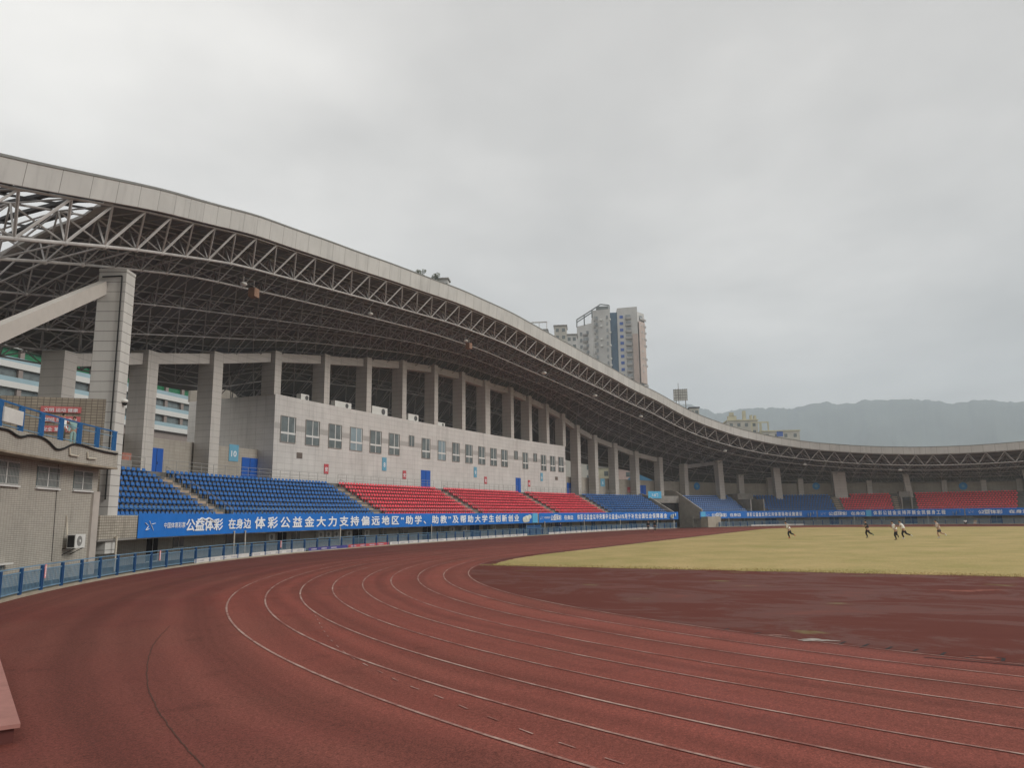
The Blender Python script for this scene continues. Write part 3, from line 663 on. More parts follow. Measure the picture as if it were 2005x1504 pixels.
# junk on the roof terrace of the building
for s, w_, h_, lb in ((119.6,1.3,.75,'white air conditioner outdoor unit at the left end of the terrace wall'),(126.3,3.0,.8,'wide white outdoor unit on the building terrace, second from the left'),(133.5,3.2,1.1,'tall pale outdoor unit with dark fan on the building terrace'),(141.0,2.4,1.0,'white outdoor unit with dark fan between two columns of the terrace'),(148.0,2.0,.6,'small cream outdoor unit on the terrace next to a column')):
    t_ = thing('outdoor_unit', lb, 'air conditioner', at(s, 12.7, 15.96), 'units on the terrace of the building')
    b = MB(); b.sbox(s-w_/2, s+w_/2, 12.32, 12.95, 15.97, 15.97+h_); b.build('casing', m_ac, t_)
    b = MB(); c = at(s+w_*.22, 12.30, 15.97+h_*.5); n_ = Vector(at(s,0))-Vector(at(s,1)); b.tube(c, Vector(c)+n_*.02, h_*.36, 14, caps=True); b.build('fan_grille', mat('fan_dark', (.10,.10,.10), .6), t_)
# wall signs
def wall_sign(s, d, z, w_, h_, mt, label, glyph=None):
    o = thing('wall_sign', label, 'sign', at(s, d, z))
    b = MB(); b.sbox(s-w_/2, s+w_/2, d-.05, d-.012, z-h_/2, z+h_/2); b.build('plate', mt, o)
    if glyph: put_text(glyph, s, d-.062, z-h_*.22, h_*.5, m_white, o, center=True)
    return o

def text_mesh(body, size, bold=.018, space=1.0):
    cu = bpy.data.curves.new('lettering', 'FONT'); cu.body = body; cu.size = size; cu.resolution_u = 2; cu.space_character = space
    ob = bpy.data.objects.new('lettering', cu); COL.objects.link(ob); bpy.context.view_layer.update()
    me = bpy.data.meshes.new_from_object(ob.evaluated_get(bpy.context.evaluated_depsgraph_get()))
    bpy.data.objects.remove(ob); bpy.data.curves.remove(cu)
    # heavier strokes: the same outline five times, slightly shifted, each a little in front of the last
    n = len(me.vertices); co = np.empty(n*3); me.vertices.foreach_get('co', co); co = co.reshape(-1,3); fs = [list(p.vertices) for p in me.polygons]
    bpy.data.meshes.remove(me); V = []; Fc = []; w_ = bold*size
    for i, (dx, dy) in enumerate(((0,0),(w_,0),(-w_,0),(0,w_*.8),(0,-w_*.8))):
        c = co.copy(); c[:,0] += dx; c[:,1] += dy; c[:,2] = i*.0015; V += c.tolist(); Fc += [[v+i*n for v in f] for f in fs]
    me = bpy.data.meshes.new('lettering'); me.from_pydata(V, [], Fc); me.update(); return me
def put_text(body, s0, d, z, size, mt, parent, width=None, space=1.0, center=False, bold=.018, name='lettering', zf=None, ys=1.0):
    me = text_mesh(body, size, bold, space); n = len(me.vertices); co = np.empty(n*3); me.vertices.foreach_get('co', co); co = co.reshape(-1, 3)
    x0, x1 = co[:,0].min(), co[:,0].max(); k = (width/(x1-x0)) if width else 1.
    xs = (co[:,0]-x0)*k
    if center: xs -= (x1-x0)*k/2
    for i in range(n):
        s = s0+xs[i]; p = at(s, d-co[i,2]+(zf(s, z+co[i,1]*ys) if zf else 0), z+co[i,1]*ys); co[i] = p
    me.vertices.foreach_set('co', co.ravel()); me.update(); me.materials.clear(); me.materials.append(mt)
    return link(name, me, parent)
wall_sign(134.1, 11.95, 9.65, .9, 1.7, m_sky_sign, 'light blue sign plate on the pale wall left of the blue door', '8')
wall_sign(157.0, 11.95, 9.65, .85, 1.6, m_sky_sign, 'light blue sign plate in the middle of the pale wall', '9')
wall_sign(178.7, 11.95, 9.75, .8, 1.5, m_sky_sign, 'light blue sign plate at the right end of the pale wall', '6')
wall_sign(111.4, 14.0, 9.5, 1.2, 1.7, m_sky_sign, 'light blue sign plate on the brown wall beside the left blue door', '10')
wall_sign(201.0, 14.0, 9.5, 1.2, 1.6, m_sky_sign, 'light blue sign plate on the brown wall between rear columns', '5')
for s, z, lb in ((123.1,8.45,'red plate on the pale wall above the stair between blue and red seats'),(138.5,8.45,'red plate on the pale wall left of the blue door'),(160.1,8.5,'red plate on the pale wall under the middle of the building'),(174.3,8.45,'red plate on the pale wall right of the second blue door')):
    wall_sign(s, 11.95, z, .75, 1.15, m_red, lb, '安')
wall_sign(208.0, 14.0, 8.1, .9, 1.2, m_red, 'red plate on the brown wall left of the far blue door')
for s, z, lb in ((225.5,9.1,'round blue disc sign on the rear wall above the first far seat block'),(247.5,8.95,'round blue disc sign on the rear wall near the broad far column'),(273.1,8.2,'round blue disc sign on the rear wall above the long red seat block')):
    o = thing('round_sign', lb, 'sign', at(s, 14, z)); b = MB(); p = Vector(at(s,13.9,z)); q = Vector(at(s,13.98,z)); b.tube(p, q, .85, 20, caps=True); b.build('disc', mat('disc_blue', (.04,.24,.52), .5), o)
    b = MB(); b.tube(Vector(at(s,13.86,z)), Vector(at(s,13.899,z)), .34, 8, caps=True); b.build('emblem', m_sky_sign, o)
wall_sign(210.0, 8.9, 6.9, 3.6, 1.5, m_banner2, 'light blue gate number board above the passage between the stands', '7-8门')
# fire box by the pillar
fb = thing('fire_box', 'rusty red and white cabinet on the walkway right of the tall pillar', 'cabinet', at(97.2, 11.9, TOPZ))
b = MB(); b.sbox(96.7,97.7,11.9,12.3,TOPZ,7.6); b.build('cabinet', m_conc, fb); b = MB(); b.sbox(96.75,97.65,11.95,12.25,7.61,8.2); b.build('cabinet_top', mat('faded_red', (.36,.16,.12), .8, noise=.3, nscale=3), fb)

# ---------------------------------------------------------------- seats
def seat_mesh(mt):
    b = MB(); X = .21
    def shell(prof, hw):
        for i in range(len(prof)-1):
            (y0,z0,w0),(y1,z1,w1) = prof[i], prof[i+1]
            b.face([(-w0,y0,z0),(w0,y0,z0),(w1,y1,z1),(-w1,y1,z1)])
            b.face([(-w1,y1+.02,z1-.02),(w1,y1+.02,z1-.02),(w0,y0+.02,z0-.02),(-w0,y0+.02,z0-.02)])
            b.face([(-w0,y0,z0),(-w1,y1,z1),(-w1,y1+.02,z1-.02),(-w0,y0+.02,z0-.02)])
            b.face([(w1,y1,z1),(w0,y0,z0),(w0,y0+.02,z0-.02),(w1,y1+.02,z1-.02)])
    # y outwards (to the back), z up ; curved pan and back
    shell([(.22,.355,.19),(.20,.40,.21),(.26,.425,.21),(.42,.41,.21),(.56,.40,.21),(.62,.43,.205),(.65,.50,.20),(.67,.58,.195),(.68,.645,.17),(.71,.66,.15)], X)
    b.box(0, .42, 0, .05, .05, .40); b.box(0, .42, .0, .2, .12, .02)
    return b.mesh('stadium_seat', True), mt
def seat_m(mt):
    me, _ = seat_mesh(mt); me.materials.append(mt); return me
me_b = seat_m(m_bseat); me_r = seat_m(m_rseat)
for _m, _s in ((m_bseat, .35), (m_rseat, .30)):
    _t = _m.node_tree; _b = _t.nodes['Principled BSDF']; _src = _b.inputs['Base Color'].links[0].from_socket
    _oi = N(_t, 'ShaderNodeNewGeometry'); _r = N(_t, 'ShaderNodeMapRange'); _r.inputs[3].default_value = .78; _r.inputs[4].default_value = 1.22; _t.links.new(_oi.outputs['Random Per Island'], _r.inputs[0])
    _v = N(_t, 'ShaderNodeVectorMath', operation='SCALE'); _t.links.new(_src, _v.inputs[0]); _t.links.new(_r.outputs[0], _v.inputs['Scale']); _t.links.new(_v.outputs[0], _b.inputs['Base Color'])
def rowpos(s0, s1):
    L = []
    for k in range(ROW):
        n = int((s1-s0)/.52)
        for i in range(n): L.append((s0+.26+.52*i+(s1-s0-n*.52)/2+(.11 if k % 2 else -.11), k, i))
    return L
blocks = [('b',83.35,97.85),('b',99.45,121.8),('r',123.5,143.8),('r',145.5,168.2),('r',169.9,188.0),('b',189.7,208.4),('b',217.4,230.6),('b',235.4,249.1),('r',250.5,260.1),('r',264.5,281.7)]
def seat_xf(s, k): 
    p = at(s, D0+DR*k, Z0+ZR*k); return p, tang(s)
_on = 'zeroth first second third fourth fifth sixth seventh eighth ninth tenth eleventh twelfth thirteenth fourteenth fifteenth sixteenth seventeenth eighteenth nineteenth'.split()
def ordw(n):
    if n < 20: return _on[n]
    t, u = divmod(n, 10); T = {2:'twent',3:'thirt',4:'fort',5:'fift'}[t]
    return T+'ieth' if u == 0 else T+'y-'+_on[u]
ordn_ = lambda n: f"{n}{'th' if 10 <= n % 100 <= 20 else {1:'st',2:'nd',3:'rd'}.get(n % 10,'th')}"
count = {'b': 0, 'r': 0}; restv = {'b': [], 'r': []}
for c, a, e_ in blocks:
    pos = rowpos(a, e_)
    pos.sort(key=lambda t: t[0])
    for s, k, ix in pos:
        if k == 0 and s < 84.2: continue
        if s > 216 and any(abs(s-q) < w_ and k >= 7 for q, w_ in ((228.6,.9),(239.9,.9),(251.2,1.5))): continue
        p, r = seat_xf(s, k)
        r += random.gauss(0, .012)
        if c == 'b' and count[c] < 300:
            count[c] += 1
            o = bpy.data.objects.new('stadium_seat', me_b if c == 'b' else me_r); COL.objects.link(o)
            o.location = p; o.rotation_euler = (0, 0, r)
            tag(o, f"blue seat, {ordw(ix+1)} from the left in the {ordw(k+1)} row {'beside the tall pillar' if a < 90 else 'of the second block'}", 'seat', 'blue plastic seats of the stand')
        else: restv[c].append((p, r))
for c, me0, mt, nm in (('b', me_b, m_bseat, 'blue'), ('r', me_r, m_rseat, 'red')):
    nv = len(me0.vertices); co = np.empty(nv*3); me0.vertices.foreach_get('co', co); co = co.reshape(-1,3)
    fs = np.array([list(p.vertices) for p in me0.polygons]); V = []; Fc = []
    for i, (p, r) in enumerate(restv[c]):
        cc, ss_ = cos(r), sin(r); q = np.empty_like(co); q[:,0] = co[:,0]*cc-co[:,1]*ss_+p[0]; q[:,1] = co[:,0]*ss_+co[:,1]*cc+p[1]; q[:,2] = co[:,2]+p[2]
        V.append(q); Fc.append(fs+i*nv)
    V = np.vstack(V); Fc = np.vstack(Fc)
    me = bpy.data.meshes.new('stadium_seats'); me.from_pydata(V.tolist(), [], Fc.tolist()); me.polygons.foreach_set('use_smooth', [True]*len(me.polygons)); me.update(); me.materials.append(mt)
    o = link('stadium_seats', me); tag(o, f'{nm} plastic seats filling the farther blocks round the stand', 'seats', kind='stuff')

# ---------------------------------------------------------------- tall tiled pillar and raking strut
pil = thing('tall_pillar', 'tall light tiled pillar carrying the roof truss at the left end of the stand', 'pillar', at(82.5, 3.3, 2.5))
b = MB(); c = [at(81.95,2.55,1.0), at(83.05,2.55,1.0), at(83.05,4.15,1.0), at(81.95,4.15,1.0)]
c += [(p[0], p[1], 17.45) for p in c]; b.hexa(c)
b.build('shaft', m_ptile, pil)
b = MB(); q = [at(81.93,2.53,17.46), at(83.07,2.53,17.46), at(83.07,4.17,17.46), at(81.93,4.17,17.46)]; b.hexa(q+[(p[0],p[1],17.62) for p in q]); b.build('cap', m_ptile, pil)
b = MB(); pts = [at(81.88,3.9,17.1), at(81.88,2.75,17.15), at(81.88,2.72,9), at(81.88,2.7,4.0)]
for i in range(3): b.tube(pts[i], pts[i+1], .045, 6)
b.build('cable', m_black, pil)
b = MB(); b.ell(at(82.7,2.45,9.75), (.2,.2,.13)); cmo = b.build('security_camera', m_lamp, pil, True); b = MB(); b.ell(at(82.7,2.42,9.6), (.13,.13,.12)); b.build('camera_lens', m_black, cmo, True)
st = thing('raking_strut', 'thick pale concrete strut sloping down to the left from the tall pillar', 'strut', at(81.5,3.3,16))
p0 = Vector(at(81.93,3.85,16.45)); p1 = Vector(at(63.0,3.6,6.75)); ax = (p1-p0).normalized(); sd_ = ax.cross(Vector((0,0,1))).normalized(); upv = sd_.cross(ax)
b = MB(); hw, hh = .22, .37
b.hexa([p0-sd_*hw-upv*hh, p1-sd_*hw-upv*hh, p1+sd_*hw-upv*hh, p0+sd_*hw-upv*hh, p0-sd_*hw+upv*hh, p1-sd_*hw+upv*hh, p1+sd_*hw+upv*hh, p0+sd_*hw+upv*hh])
b.build('beam', mat('strut_concrete', (.49,.46,.42), .85, noise=.06), st)

# ---------------------------------------------------------------- left annex with balcony
ax_ = thing('annex_building', 'beige tiled annex with barred windows and a projecting balcony at the left edge', 'building', at(72, 2.5, 0))
WA = 2.6
b = MB(); b.sbox(56, 80.75, WA, 12, 0, 6.6, 1.5); b.build('wall', m_btile, ax_)
b = MB(); b.sbox(80.2, 80.85, WA-.12, WA-.005, 0, 4.4); b.build('pilaster', mat('pale_render', (.44,.40,.36), .8, noise=.1), ax_)
b = MB(); b.sbox(56, 80.9, 1.7, WA-.003, 5.72, 6.62, 1.5); bal = b.build('balcony', m_btile, ax_)
b = MB(); b.sbox(56, 80.9, 1.66, WA-.004, 5.62, 5.715, 1.5); b.build('balcony_soffit', mat('stained_concrete', (.28,.235,.18), .9, noise=.35, nscale=1.5), ax_)
b = MB(); b.tube(at(76.6,2.57,5.6), at(76.75,2.57,.9), .012, 5); b.build('wall_joint', m_dark, ax_)
for s0, s1 in ((71.0,73.1),(74.7,76.8),(78.2,80.1)):
    b = MB(); b.sbox(s0, s1, WA-.02, WA-.004, 4.42, 5.45); wo = b.build('window', m_glass, ax_)
    b = MB(); b.sbox(s0-.05, s1+.05, WA-.12, WA-.0, 4.34, 4.41); b.sbox(s0, s1, WA-.035, WA-.021, 4.43, 4.48); b.sbox(s0, s1, WA-.035, WA-.021, 5.40, 5.44); b.sbox((s0+s1)/2-.04, (s0+s1)/2+.04, WA-.035, WA-.021, 4.48, 5.40); b.build('frame', m_frame, wo)
    b = MB(); n = int((s1-s0)/.12)
    for k in range(n+1): b.tube(at(s0+(s1-s0)*k/n, WA-.09, 4.40), at(s0+(s1-s0)*k/n, WA-.09, 5.50), .010, 4)
    for z in (4.45, 4.8, 5.15, 5.47): b.sbox(s0, s1, WA-.10, WA-.085, z-.01, z+.01)
    b.build('security_bars', m_grayrail, wo)
b = MB(); b.sbox(67.5, 72.6, WA-.02, WA-.004, .1, 1.0); wo = b.build('window', m_glass2, ax_)
b = MB()
for k in range(9): b.sbox(67.5+k*.62, 67.53+k*.62, WA-.03, WA-.021, .1, 1.0)
b.sbox(67.4, 72.7, WA-.35, WA-.022, 1.02, 1.08); b.build('frame', m_wpaint, wo)
# pipes on the balcony face
for pl in ([(75.55,6.35),(75.65,6.0),(76.5,6.0),(76.5,6.08)], [(77.4,6.3),(77.5,5.98),(78.4,6.02)]):
    b = MB()
    for i in range(len(pl)-1): b.tube(at(pl[i][0],1.62,pl[i][1]), at(pl[i+1][0],1.62,pl[i+1][1]), .04, 6)
    b.build('drain_pipe', m_pvc, ax_)
# balcony railing
rl = thing('balcony_railing', 'blue metal railing with paired posts on the annex balcony', 'railing', at(75, 1.8, 6.62))
b = MB()
b.sbox(56, 80.8, 1.76, 1.84, 7.66, 7.72, 1.5); b.build('top_rail', m_blueb, rl)
b = MB(); b.sbox(56, 80.8, 1.78, 1.82, 7.40, 7.43, 1.5); b.sbox(56, 80.8, 1.78, 1.82, 6.72, 6.75, 1.5); b.build('lower_rail', m_bluerail, rl)
for k in range(12):
    s = 80.55-1.88*k; b = MB()
    for o_ in (-.17, -.07, .03, .13): b.sbox(s+o_-.03, s+o_+.03, 1.75, 1.85, 6.62, 7.655)
    b.build('post', m_blueb, rl)
# cable draped along the balcony
cb_ = MB(); cp = [(66,6.55),(68.0,6.62),(68.9,6.52),(69.8,6.52),(70.8,6.36),(71.7,6.52),(72.8,6.55),(73.5,6.42),(74.3,6.16),(75.0,6.25),(75.9,6.54),(76.8,6.58),(78.2,6.50),(79.4,6.46),(80.7,6.46)]
cpp = catmull(cp, 8)
for i in range(len(cpp)-1): cb_.tube(at(cpp[i][0],1.64,cpp[i][1]), at(cpp[i+1][0],1.64,cpp[i+1][1]), .05, 6)
tag(cb_.build('hanging_cable', m_black), 'thick dark wavy cable hung along the annex balcony face', 'cable')
# white notice board on the railing
nb_ = MB(); nb_.sbox(69.35, 71.05, 1.68, 1.74, 6.85, 7.45); tag(nb_.build('notice_board', m_wpaint), 'white rectangular board tied to the balcony railing', 'board')
# wall behind the balcony with red slogans
iw = thing('balcony_back_wall', 'brown tiled wall behind the annex balcony carrying red slogan boards', 'wall', at(78, 6, 6.6))
A0 = Vector((-30.5,56.5,0)); B0 = Vector((-25.4,51.9,0)); dv_ = (A0-B0).normalized(); nv_ = Vector((-dv_.y, dv_.x, 0)); nv_ = -nv_ if nv_.dot(Vector((-52,10,0))-B0) < 0 else nv_
def wb(mb, u0, u1, n0, n1, z0, z1):
    c = [B0+dv_*u+nv_*n for u, n in ((u0,n0),(u0,n1),(u1,n1),(u1,n0))]
    mb.hexa([(p.x,p.y,z0) for p in c]+[(p.x,p.y,z1) for p in c])
b = MB(); wb(b, -1, 10, -.3, 0, 4, 9.75); b.build('wall', tiles('brown_grid_tile', (.30,.26,.205), (.13,.11,.09), .3, .16, .018, noise=.1, stain=.3, var=.1), iw)
for k, (z, u1) in enumerate(((9.05,2.2),(8.5,2.1),(7.95,2.2))):
    o = thing('slogan_board', ['top','middle','bottom'][k]+' one of the red slogan boards on the wall behind the balcony', 'sign', tuple(B0+dv_*1.5+Vector((0,0,z))), 'red slogan boards on the balcony wall')
    b = MB(); wb(b, .7, u1+.5, .02, .08, z-.17, z+.17); b.build('board', mat('faded_red_board', (.50,.13,.13), .7, noise=.15, nscale=2), o)
    me = text_mesh(['文明 运动 健康','团结 拼搏 奋进','安全 第一 预防'][k], .24, .01); n = len(me.vertices); co = np.empty(n*3); me.vertices.foreach_get('co', co); co = co.reshape(-1,3); wdt = co[:,0].max()
    for i in range(n):
        u = u1+.35 - co[i,0]/wdt*(u1-.5); p = B0+dv_*u+nv_*.10; p = p+nv_*float(co[i,2]); co[i] = (p.x, p.y, z-.12+co[i,1])
    me.vertices.foreach_set('co', co.ravel()); me.update(); me.materials.clear(); me.materials.append(m_white); link('lettering', me, o)
# outdoor unit on the annex wall
ac = thing('outdoor_unit', 'white air conditioner outdoor unit on a bracket on the beige annex wall', 'air conditioner', at(78,2.2,1.5))
b = MB(); b.sbox(77.62, 78.62, 1.95, 2.35, 1.48, 2.16); b.build('casing', m_ac, ac)
b = MB(); n_ = (Vector(at(78,0))-Vector(at(78,1))); b.tube(Vector(at(78.02,1.945,1.83)), Vector(at(78.02,1.945,1.83))+n_*.02, .25, 20, caps=True); fg = b.build('fan_grille', mat('fan_grey', (.22,.22,.21), .6), ac)
b = MB(); b.tube(Vector(at(78.02,1.92,1.83)), Vector(at(78.02,1.92,1.83))+n_*.02, .07, 12, caps=True); b.build('fan_hub', m_ac, fg)
b = MB(); b.sbox(77.605, 77.618, 1.99, 2.32, 1.53, 2.12); b.build('side_grille', m_black, ac)
b = MB(); b.tube(at(77.7,1.95,1.46), at(77.7,2.59,1.46), .02, 4); b.tube(at(78.5,1.95,1.46), at(78.5,2.59,1.46), .02, 4); b.tube(at(77.7,2.0,1.46), at(77.7,2.59,1.15), .02, 4); b.tube(at(78.5,2.0,1.46), at(78.5,2.59,1.15), .02, 4); b.build('bracket', m_black, ac)
b = MB(); b.tube(at(77.7,2.4,2.1), at(77.85,2.55,2.75), .035, 5); b.tube(at(77.85,2.55,2.75), at(77.8,2.57,3.1), .03, 5); b.build('pipe', m_pvc, ac)
for s in (105.5,112.8,114.0,115.3,117.4,120.5,138.3,141.4,149.2):
    t_ = thing('outdoor_unit', ordn([105.5,112.8,114.0,115.3,117.4,120.5,138.3,141.4,149.2].index(s)+1)+' from the left of the outdoor units shaded under the first banner', 'air conditioner', at(s,4.3,1.1), 'outdoor units under the parapet')
    b = MB(); b.sbox(s-.42, s+.42, 4.15, 4.5, .95, 1.55); b.build('casing', m_ac, t_)
    b = MB(); b.tube(Vector(at(s-.08,4.13,1.25)), Vector(at(s-.08,4.145,1.25)), .2, 12, caps=True); b.build('fan_grille', mat('fan_grey', (.22,.22,.21), .6), t_)

# ---------------------------------------------------------------- roof
zf = itp([(40,11),(50,12),(60,14.0),(67.9,16.45),(71,17.5),(75.4,18.95),(80,20.45),(84.9,21.9),(94.3,24.6),(106,26.6),(117.4,28),(133,29.3),(147,29.6),(168,28.8),(185,27.7),(202.1,25.3),(214.5,21.8),(226,19.4),(236,17.8),(245,16.5),(255.6,15.4),(265.7,14.75),(275,14.6),(284,14.8),(300,15.6),(336,18)])
fh = itp([(50,.95),(61,1.0),(74,1.17),(85,1.35),(94,1.5),(106,1.7),(120,1.75),(168,1.8),(185,1.7),(202,1.58),(226,1.6),(255,1.45),(300,1.5)])
# smooth the tables
_S = np.arange(30, 340, 1.0); kk = np.hanning(13); kk /= kk.sum()
def smooth(f):
    y = np.array([f(s) for s in _S]); yp = np.r_[[y[0]]*6, y, [y[-1]]*6]; ys = np.convolve(yp, kk, 'valid'); return lambda s: float(np.interp(s, _S, ys))
zf = smooth(zf); zcs = smooth(zc); fh = smooth(fh)
zo = smooth(itp([(90,14.2),(140,14.0),(190,13.6),(200,12.0),(212,11.0),(217,9.6),(222,7.2),(300,6.6)])); do_ = smooth(itp([(112,19),(120,24),(182,24),(190,19)]))
def zb(s, d):
    if d <= 4.5: return zf(s)-2.3-.3*(d-1.5)
    a = zf(s)-3.2; b_ = zcs(s)+.35
    if d <= 12: return a+(b_-a)*(d-4.5)/7.5
    u = (d-12)/(do_(s)-12); return b_+(zo(s)-b_)*u
def ztp(s, d):
    if d < 1.5: return zf(s)-.1 + (zb(s,1.5)+2.3-zf(s)+.1)*d/1.5 if False else zf(s)-.12-.0*d
    return zb(s, d)+2.25
roof = thing('stadium_roof', 'sweeping wave shaped stadium roof with pale panelled fascia and steel space frame', 'roof', at(150, 6, 25))
SR0, SR1 = 44.0, 334.0
_at = at; _dx = lambda s: .0117*max(0, 82-s)**2
def at(s, d=0., z=0.): return _at(s, d+_dx(s), z)   # near end: the roof edge swings outwards from the fence curve
# fascia
b = MB(); n = int((SR1-SR0)/1.05)
ss = [SR0+(SR1-SR0)*i/n for i in range(n+1)]
for i in range(n):
    u, v = ss[i], ss[i+1]
    a0, a1 = zf(u), zf(v); h0, h1 = fh(u), fh(v)
    b.face([at(u,0,a0), at(v,0,a1), at(v,-.12,a1+h1), at(u,-.12,a0+h0)], [(u,0.1),(v,0.1),(v,2),(u,2)])
    b.face([at(v,.25,a1), at(u,.25,a0), at(u,.25,a0+h0), at(v,.25,a1+h1)], [(u,0.1),(v,0.1),(v,2),(u,2)])
    b.face([at(u,.25,a0), at(v,.25,a1), at(v,0,a1), at(u,0,a0)], [(u,0.1),(v,0.1),(v,.4),(u,.4)])
    b.face([at(u,-.12,a0+h0), at(v,-.12,a1+h1), at(v,.25,a1+h1), at(u,.25,a0+h0)], [(u,0.1),(v,0.1),(v,.4),(u,.4)])
b.build('fascia', m_fascia, roof)
b = MB(); b.sbox(SR0, SR1, -.17, .35, lambda s: zf(s)+fh(s)+.002, lambda s: zf(s)+fh(s)+.12, 1.5); b.build('coping', mat('coping_metal', (.22,.225,.215), .5, noise=.1), roof)
# cladding (top skin), missing over the first bays
sbd = itp([(0,75.2),(1.5,77.2),(3.5,79),(9,79.3),(20,79.3)])
def skin(s0, s1, d0, d1f, off, th, mt, name, nd=6, step=2.0):
    b = MB(); n = int((s1-s0)/step); SS = lambda i, d: sbd(d)+(s1-sbd(d))*i/n
    for i in range(n):
        for j in range(nd):
            q = []
            for ii, jj in ((i,j),(i+1,j),(i+1,j+1),(i,j+1)):
                s = s0+(s1-s0)*ii/n; d = d0+(d1f(s)-d0)*jj/nd; s = SS(ii, d); q.append((s, d, ztp(s,d)+off if d > 1.5 else zf(s)-.12+off+.1))
            lo_ = [at(s,d,z) for s, d, z in q]; up_ = [at(s,d,z+th) for s, d, z in q]
            b.face([lo_[3],lo_[2],lo_[1],lo_[0]], [(q[k][0],q[k][1]) for k in (3,2,1,0)]); b.face(up_, [(q[k][0],q[k][1]) for k in range(4)])
            if j == nd-1: b.face([lo_[2],lo_[3],up_[3],up_[2]])
            if i == 0: b.face([lo_[3],lo_[0],up_[0],up_[3]])
            if i == n-1: b.face([lo_[1],lo_[2],up_[2],up_[1]])
    return b.build(name, mt, roof)
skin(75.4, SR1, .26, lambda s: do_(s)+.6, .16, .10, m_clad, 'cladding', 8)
b = MB()
for d in (0.9,1.8,2.7,3.6,4.5,5.4,6.3,7.2,8.1,9,9.9,10.8,11.7,13,14.3,15.6,16.9,18.2):
    pass
# purlins: steel strips under the cladding
for d in np.arange(1.0, 19, 1.5):
    n = int((SR1-81)/3.2)
    for i in range(n):
        s0_, s1_ = 81+3.2*i, 81+3.2*(i+1); b.tube(at(s0_,d,ztp(s0_,d)+.08), at(s1_,d,ztp(s1_,d)+.08), .05, 4)
b.build('purlins', m_steel2, roof)
# open rafters of the unclad bays
b = MB()
s = 46.0
while s < 79.2:
    for d in np.arange(.3, 15, 1.5):
        if s > sbd(d)-.2: continue
        z0_, z1_ = (ztp(s,d) if d > 1.5 else zf(s)-.1)+.12, ztp(s,max(1.5,d+1.5))+.12
        c = [at(s-.14,d,z0_), at(s+.14,d,z0_), at(s+.14,d+1.5,z1_), at(s-.14,d+1.5,z1_)]; b.hexa(c+[(x,y,z+.16) for x,y,z in c])
    s += 2.1
b.build('rafter', m_raft, roof)
b = MB(); 
for d in np.arange(.3, 15, 1.5):
    z0_ = lambda s_, d=d: (ztp(s_,d) if d > 1.5 else zf(s_)-.1)+.10; z1_ = lambda s_, d=d: (ztp(s_,d) if d > 1.5 else zf(s_)-.1)+.28
    q_ = sbd(d)-.45; p_ = sbd(d+1.5)-.45; c = [at(q_,d,z0_(q_)), at(q_+.8,d,z0_(q_+.8)), at(p_+.8,d+1.5,ztp(p_+.8,max(1.5,d+1.5))+.1), at(p_,d+1.5,ztp(p_,max(1.5,d+1.5))+.1)]; b.hexa([(x,y,z-.12) for x,y,z in c]+[(x,y,z+.03) for x,y,z in c])
b.build('edge_beam', mat('edge_beam_grey', (.30,.29,.275), .7), roof)
b = MB()
for d in (2.2, 5.2, 8.2, 11.2):
    b.sbox(46, sbd(d)-.45, d-.06, d+.06, lambda s_, d=d: ztp(s_,d)-.02, lambda s_, d=d: ztp(s_,d)+.1, 1.5)
b.build('cross_rafter', m_raft, roof)
# space frame
MS = 3.2
n = int((SR1-2-SR0)/MS); topd = [0.35,3,6,9,12,15,18,21,24]; botd = [1.5,4.5,7.5,10.5,13.5,16.5,19.5,22.5]
def tn(i, j): s = SR0+MS*i; d = topd[j]; return s, d, Vector(at(s, d, ztp(s,d)+.0))
def bn(i, j): s = SR0+MS*(i+.5); d = botd[j]; return s, d, Vector(at(s, d, zb(s,d)))
def ok(s, d): return d <= do_(s)+.3
camp = Vector((-52.1,10.7,2.8))
r_of = {0:.10, 1:.085}
struts = []
for j in range(len(topd)):
    b = MB()
    for i in range(n):
        a = tn(i,j); c = tn(i+1,j)
        if ok(a[0],a[1]) and ok(c[0],c[1]): b.tube(a[2], c[2], .06, 6)
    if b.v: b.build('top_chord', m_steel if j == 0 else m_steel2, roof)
for j in range(len(botd)):
    b = MB()
    for i in range(n-1):
        a = bn(i,j); c = bn(i+1,j)
        if ok(a[0],a[1]) and ok(c[0],c[1]): b.tube(a[2], c[2], (.095,.085,.065)[min(j,2)], 8)
    if b.v: b.build('bottom_chord', m_steel if j < 2 else m_steel2, roof)
cc_ = MB(); 
for i in range(n):
    for j in range(len(topd)-1):
        a = tn(i,j); c = tn(i,j+1)
        if ok(a[0],c[1]): cc_.tube(a[2], c[2], .05, 5)
    for j in range(len(botd)-1):
        a = bn(i,j); c = bn(i,j+1)
        if ok(a[0],c[1]): cc_.tube(a[2], c[2], .055, 5)
o = cc_.build('cross_chords', m_steel2, roof); o['kind'] = 'stuff'
for i in range(n):
    for j in range(len(botd)):
        q = bn(i,j)
        if not ok(q[0], q[1]): continue
        for (ii, jj) in ((i,j),(i+1,j),(i,j+1),(i+1,j+1)):
            a = tn(ii,jj)
            if ok(a[0],a[1]): struts.append((((q[2]+a[2])/2-camp).length*(1 if j < 1 else 1.25), q[2], a[2], j, jj))
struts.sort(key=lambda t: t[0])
for t_ in struts[:100]:
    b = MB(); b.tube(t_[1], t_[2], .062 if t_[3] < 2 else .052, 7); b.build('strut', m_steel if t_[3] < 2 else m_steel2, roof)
b = MB(); b2 = MB()
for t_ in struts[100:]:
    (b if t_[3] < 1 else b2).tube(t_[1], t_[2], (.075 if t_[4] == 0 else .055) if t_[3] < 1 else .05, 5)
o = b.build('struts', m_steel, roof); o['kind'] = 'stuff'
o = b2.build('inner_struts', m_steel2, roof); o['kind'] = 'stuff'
b = MB()
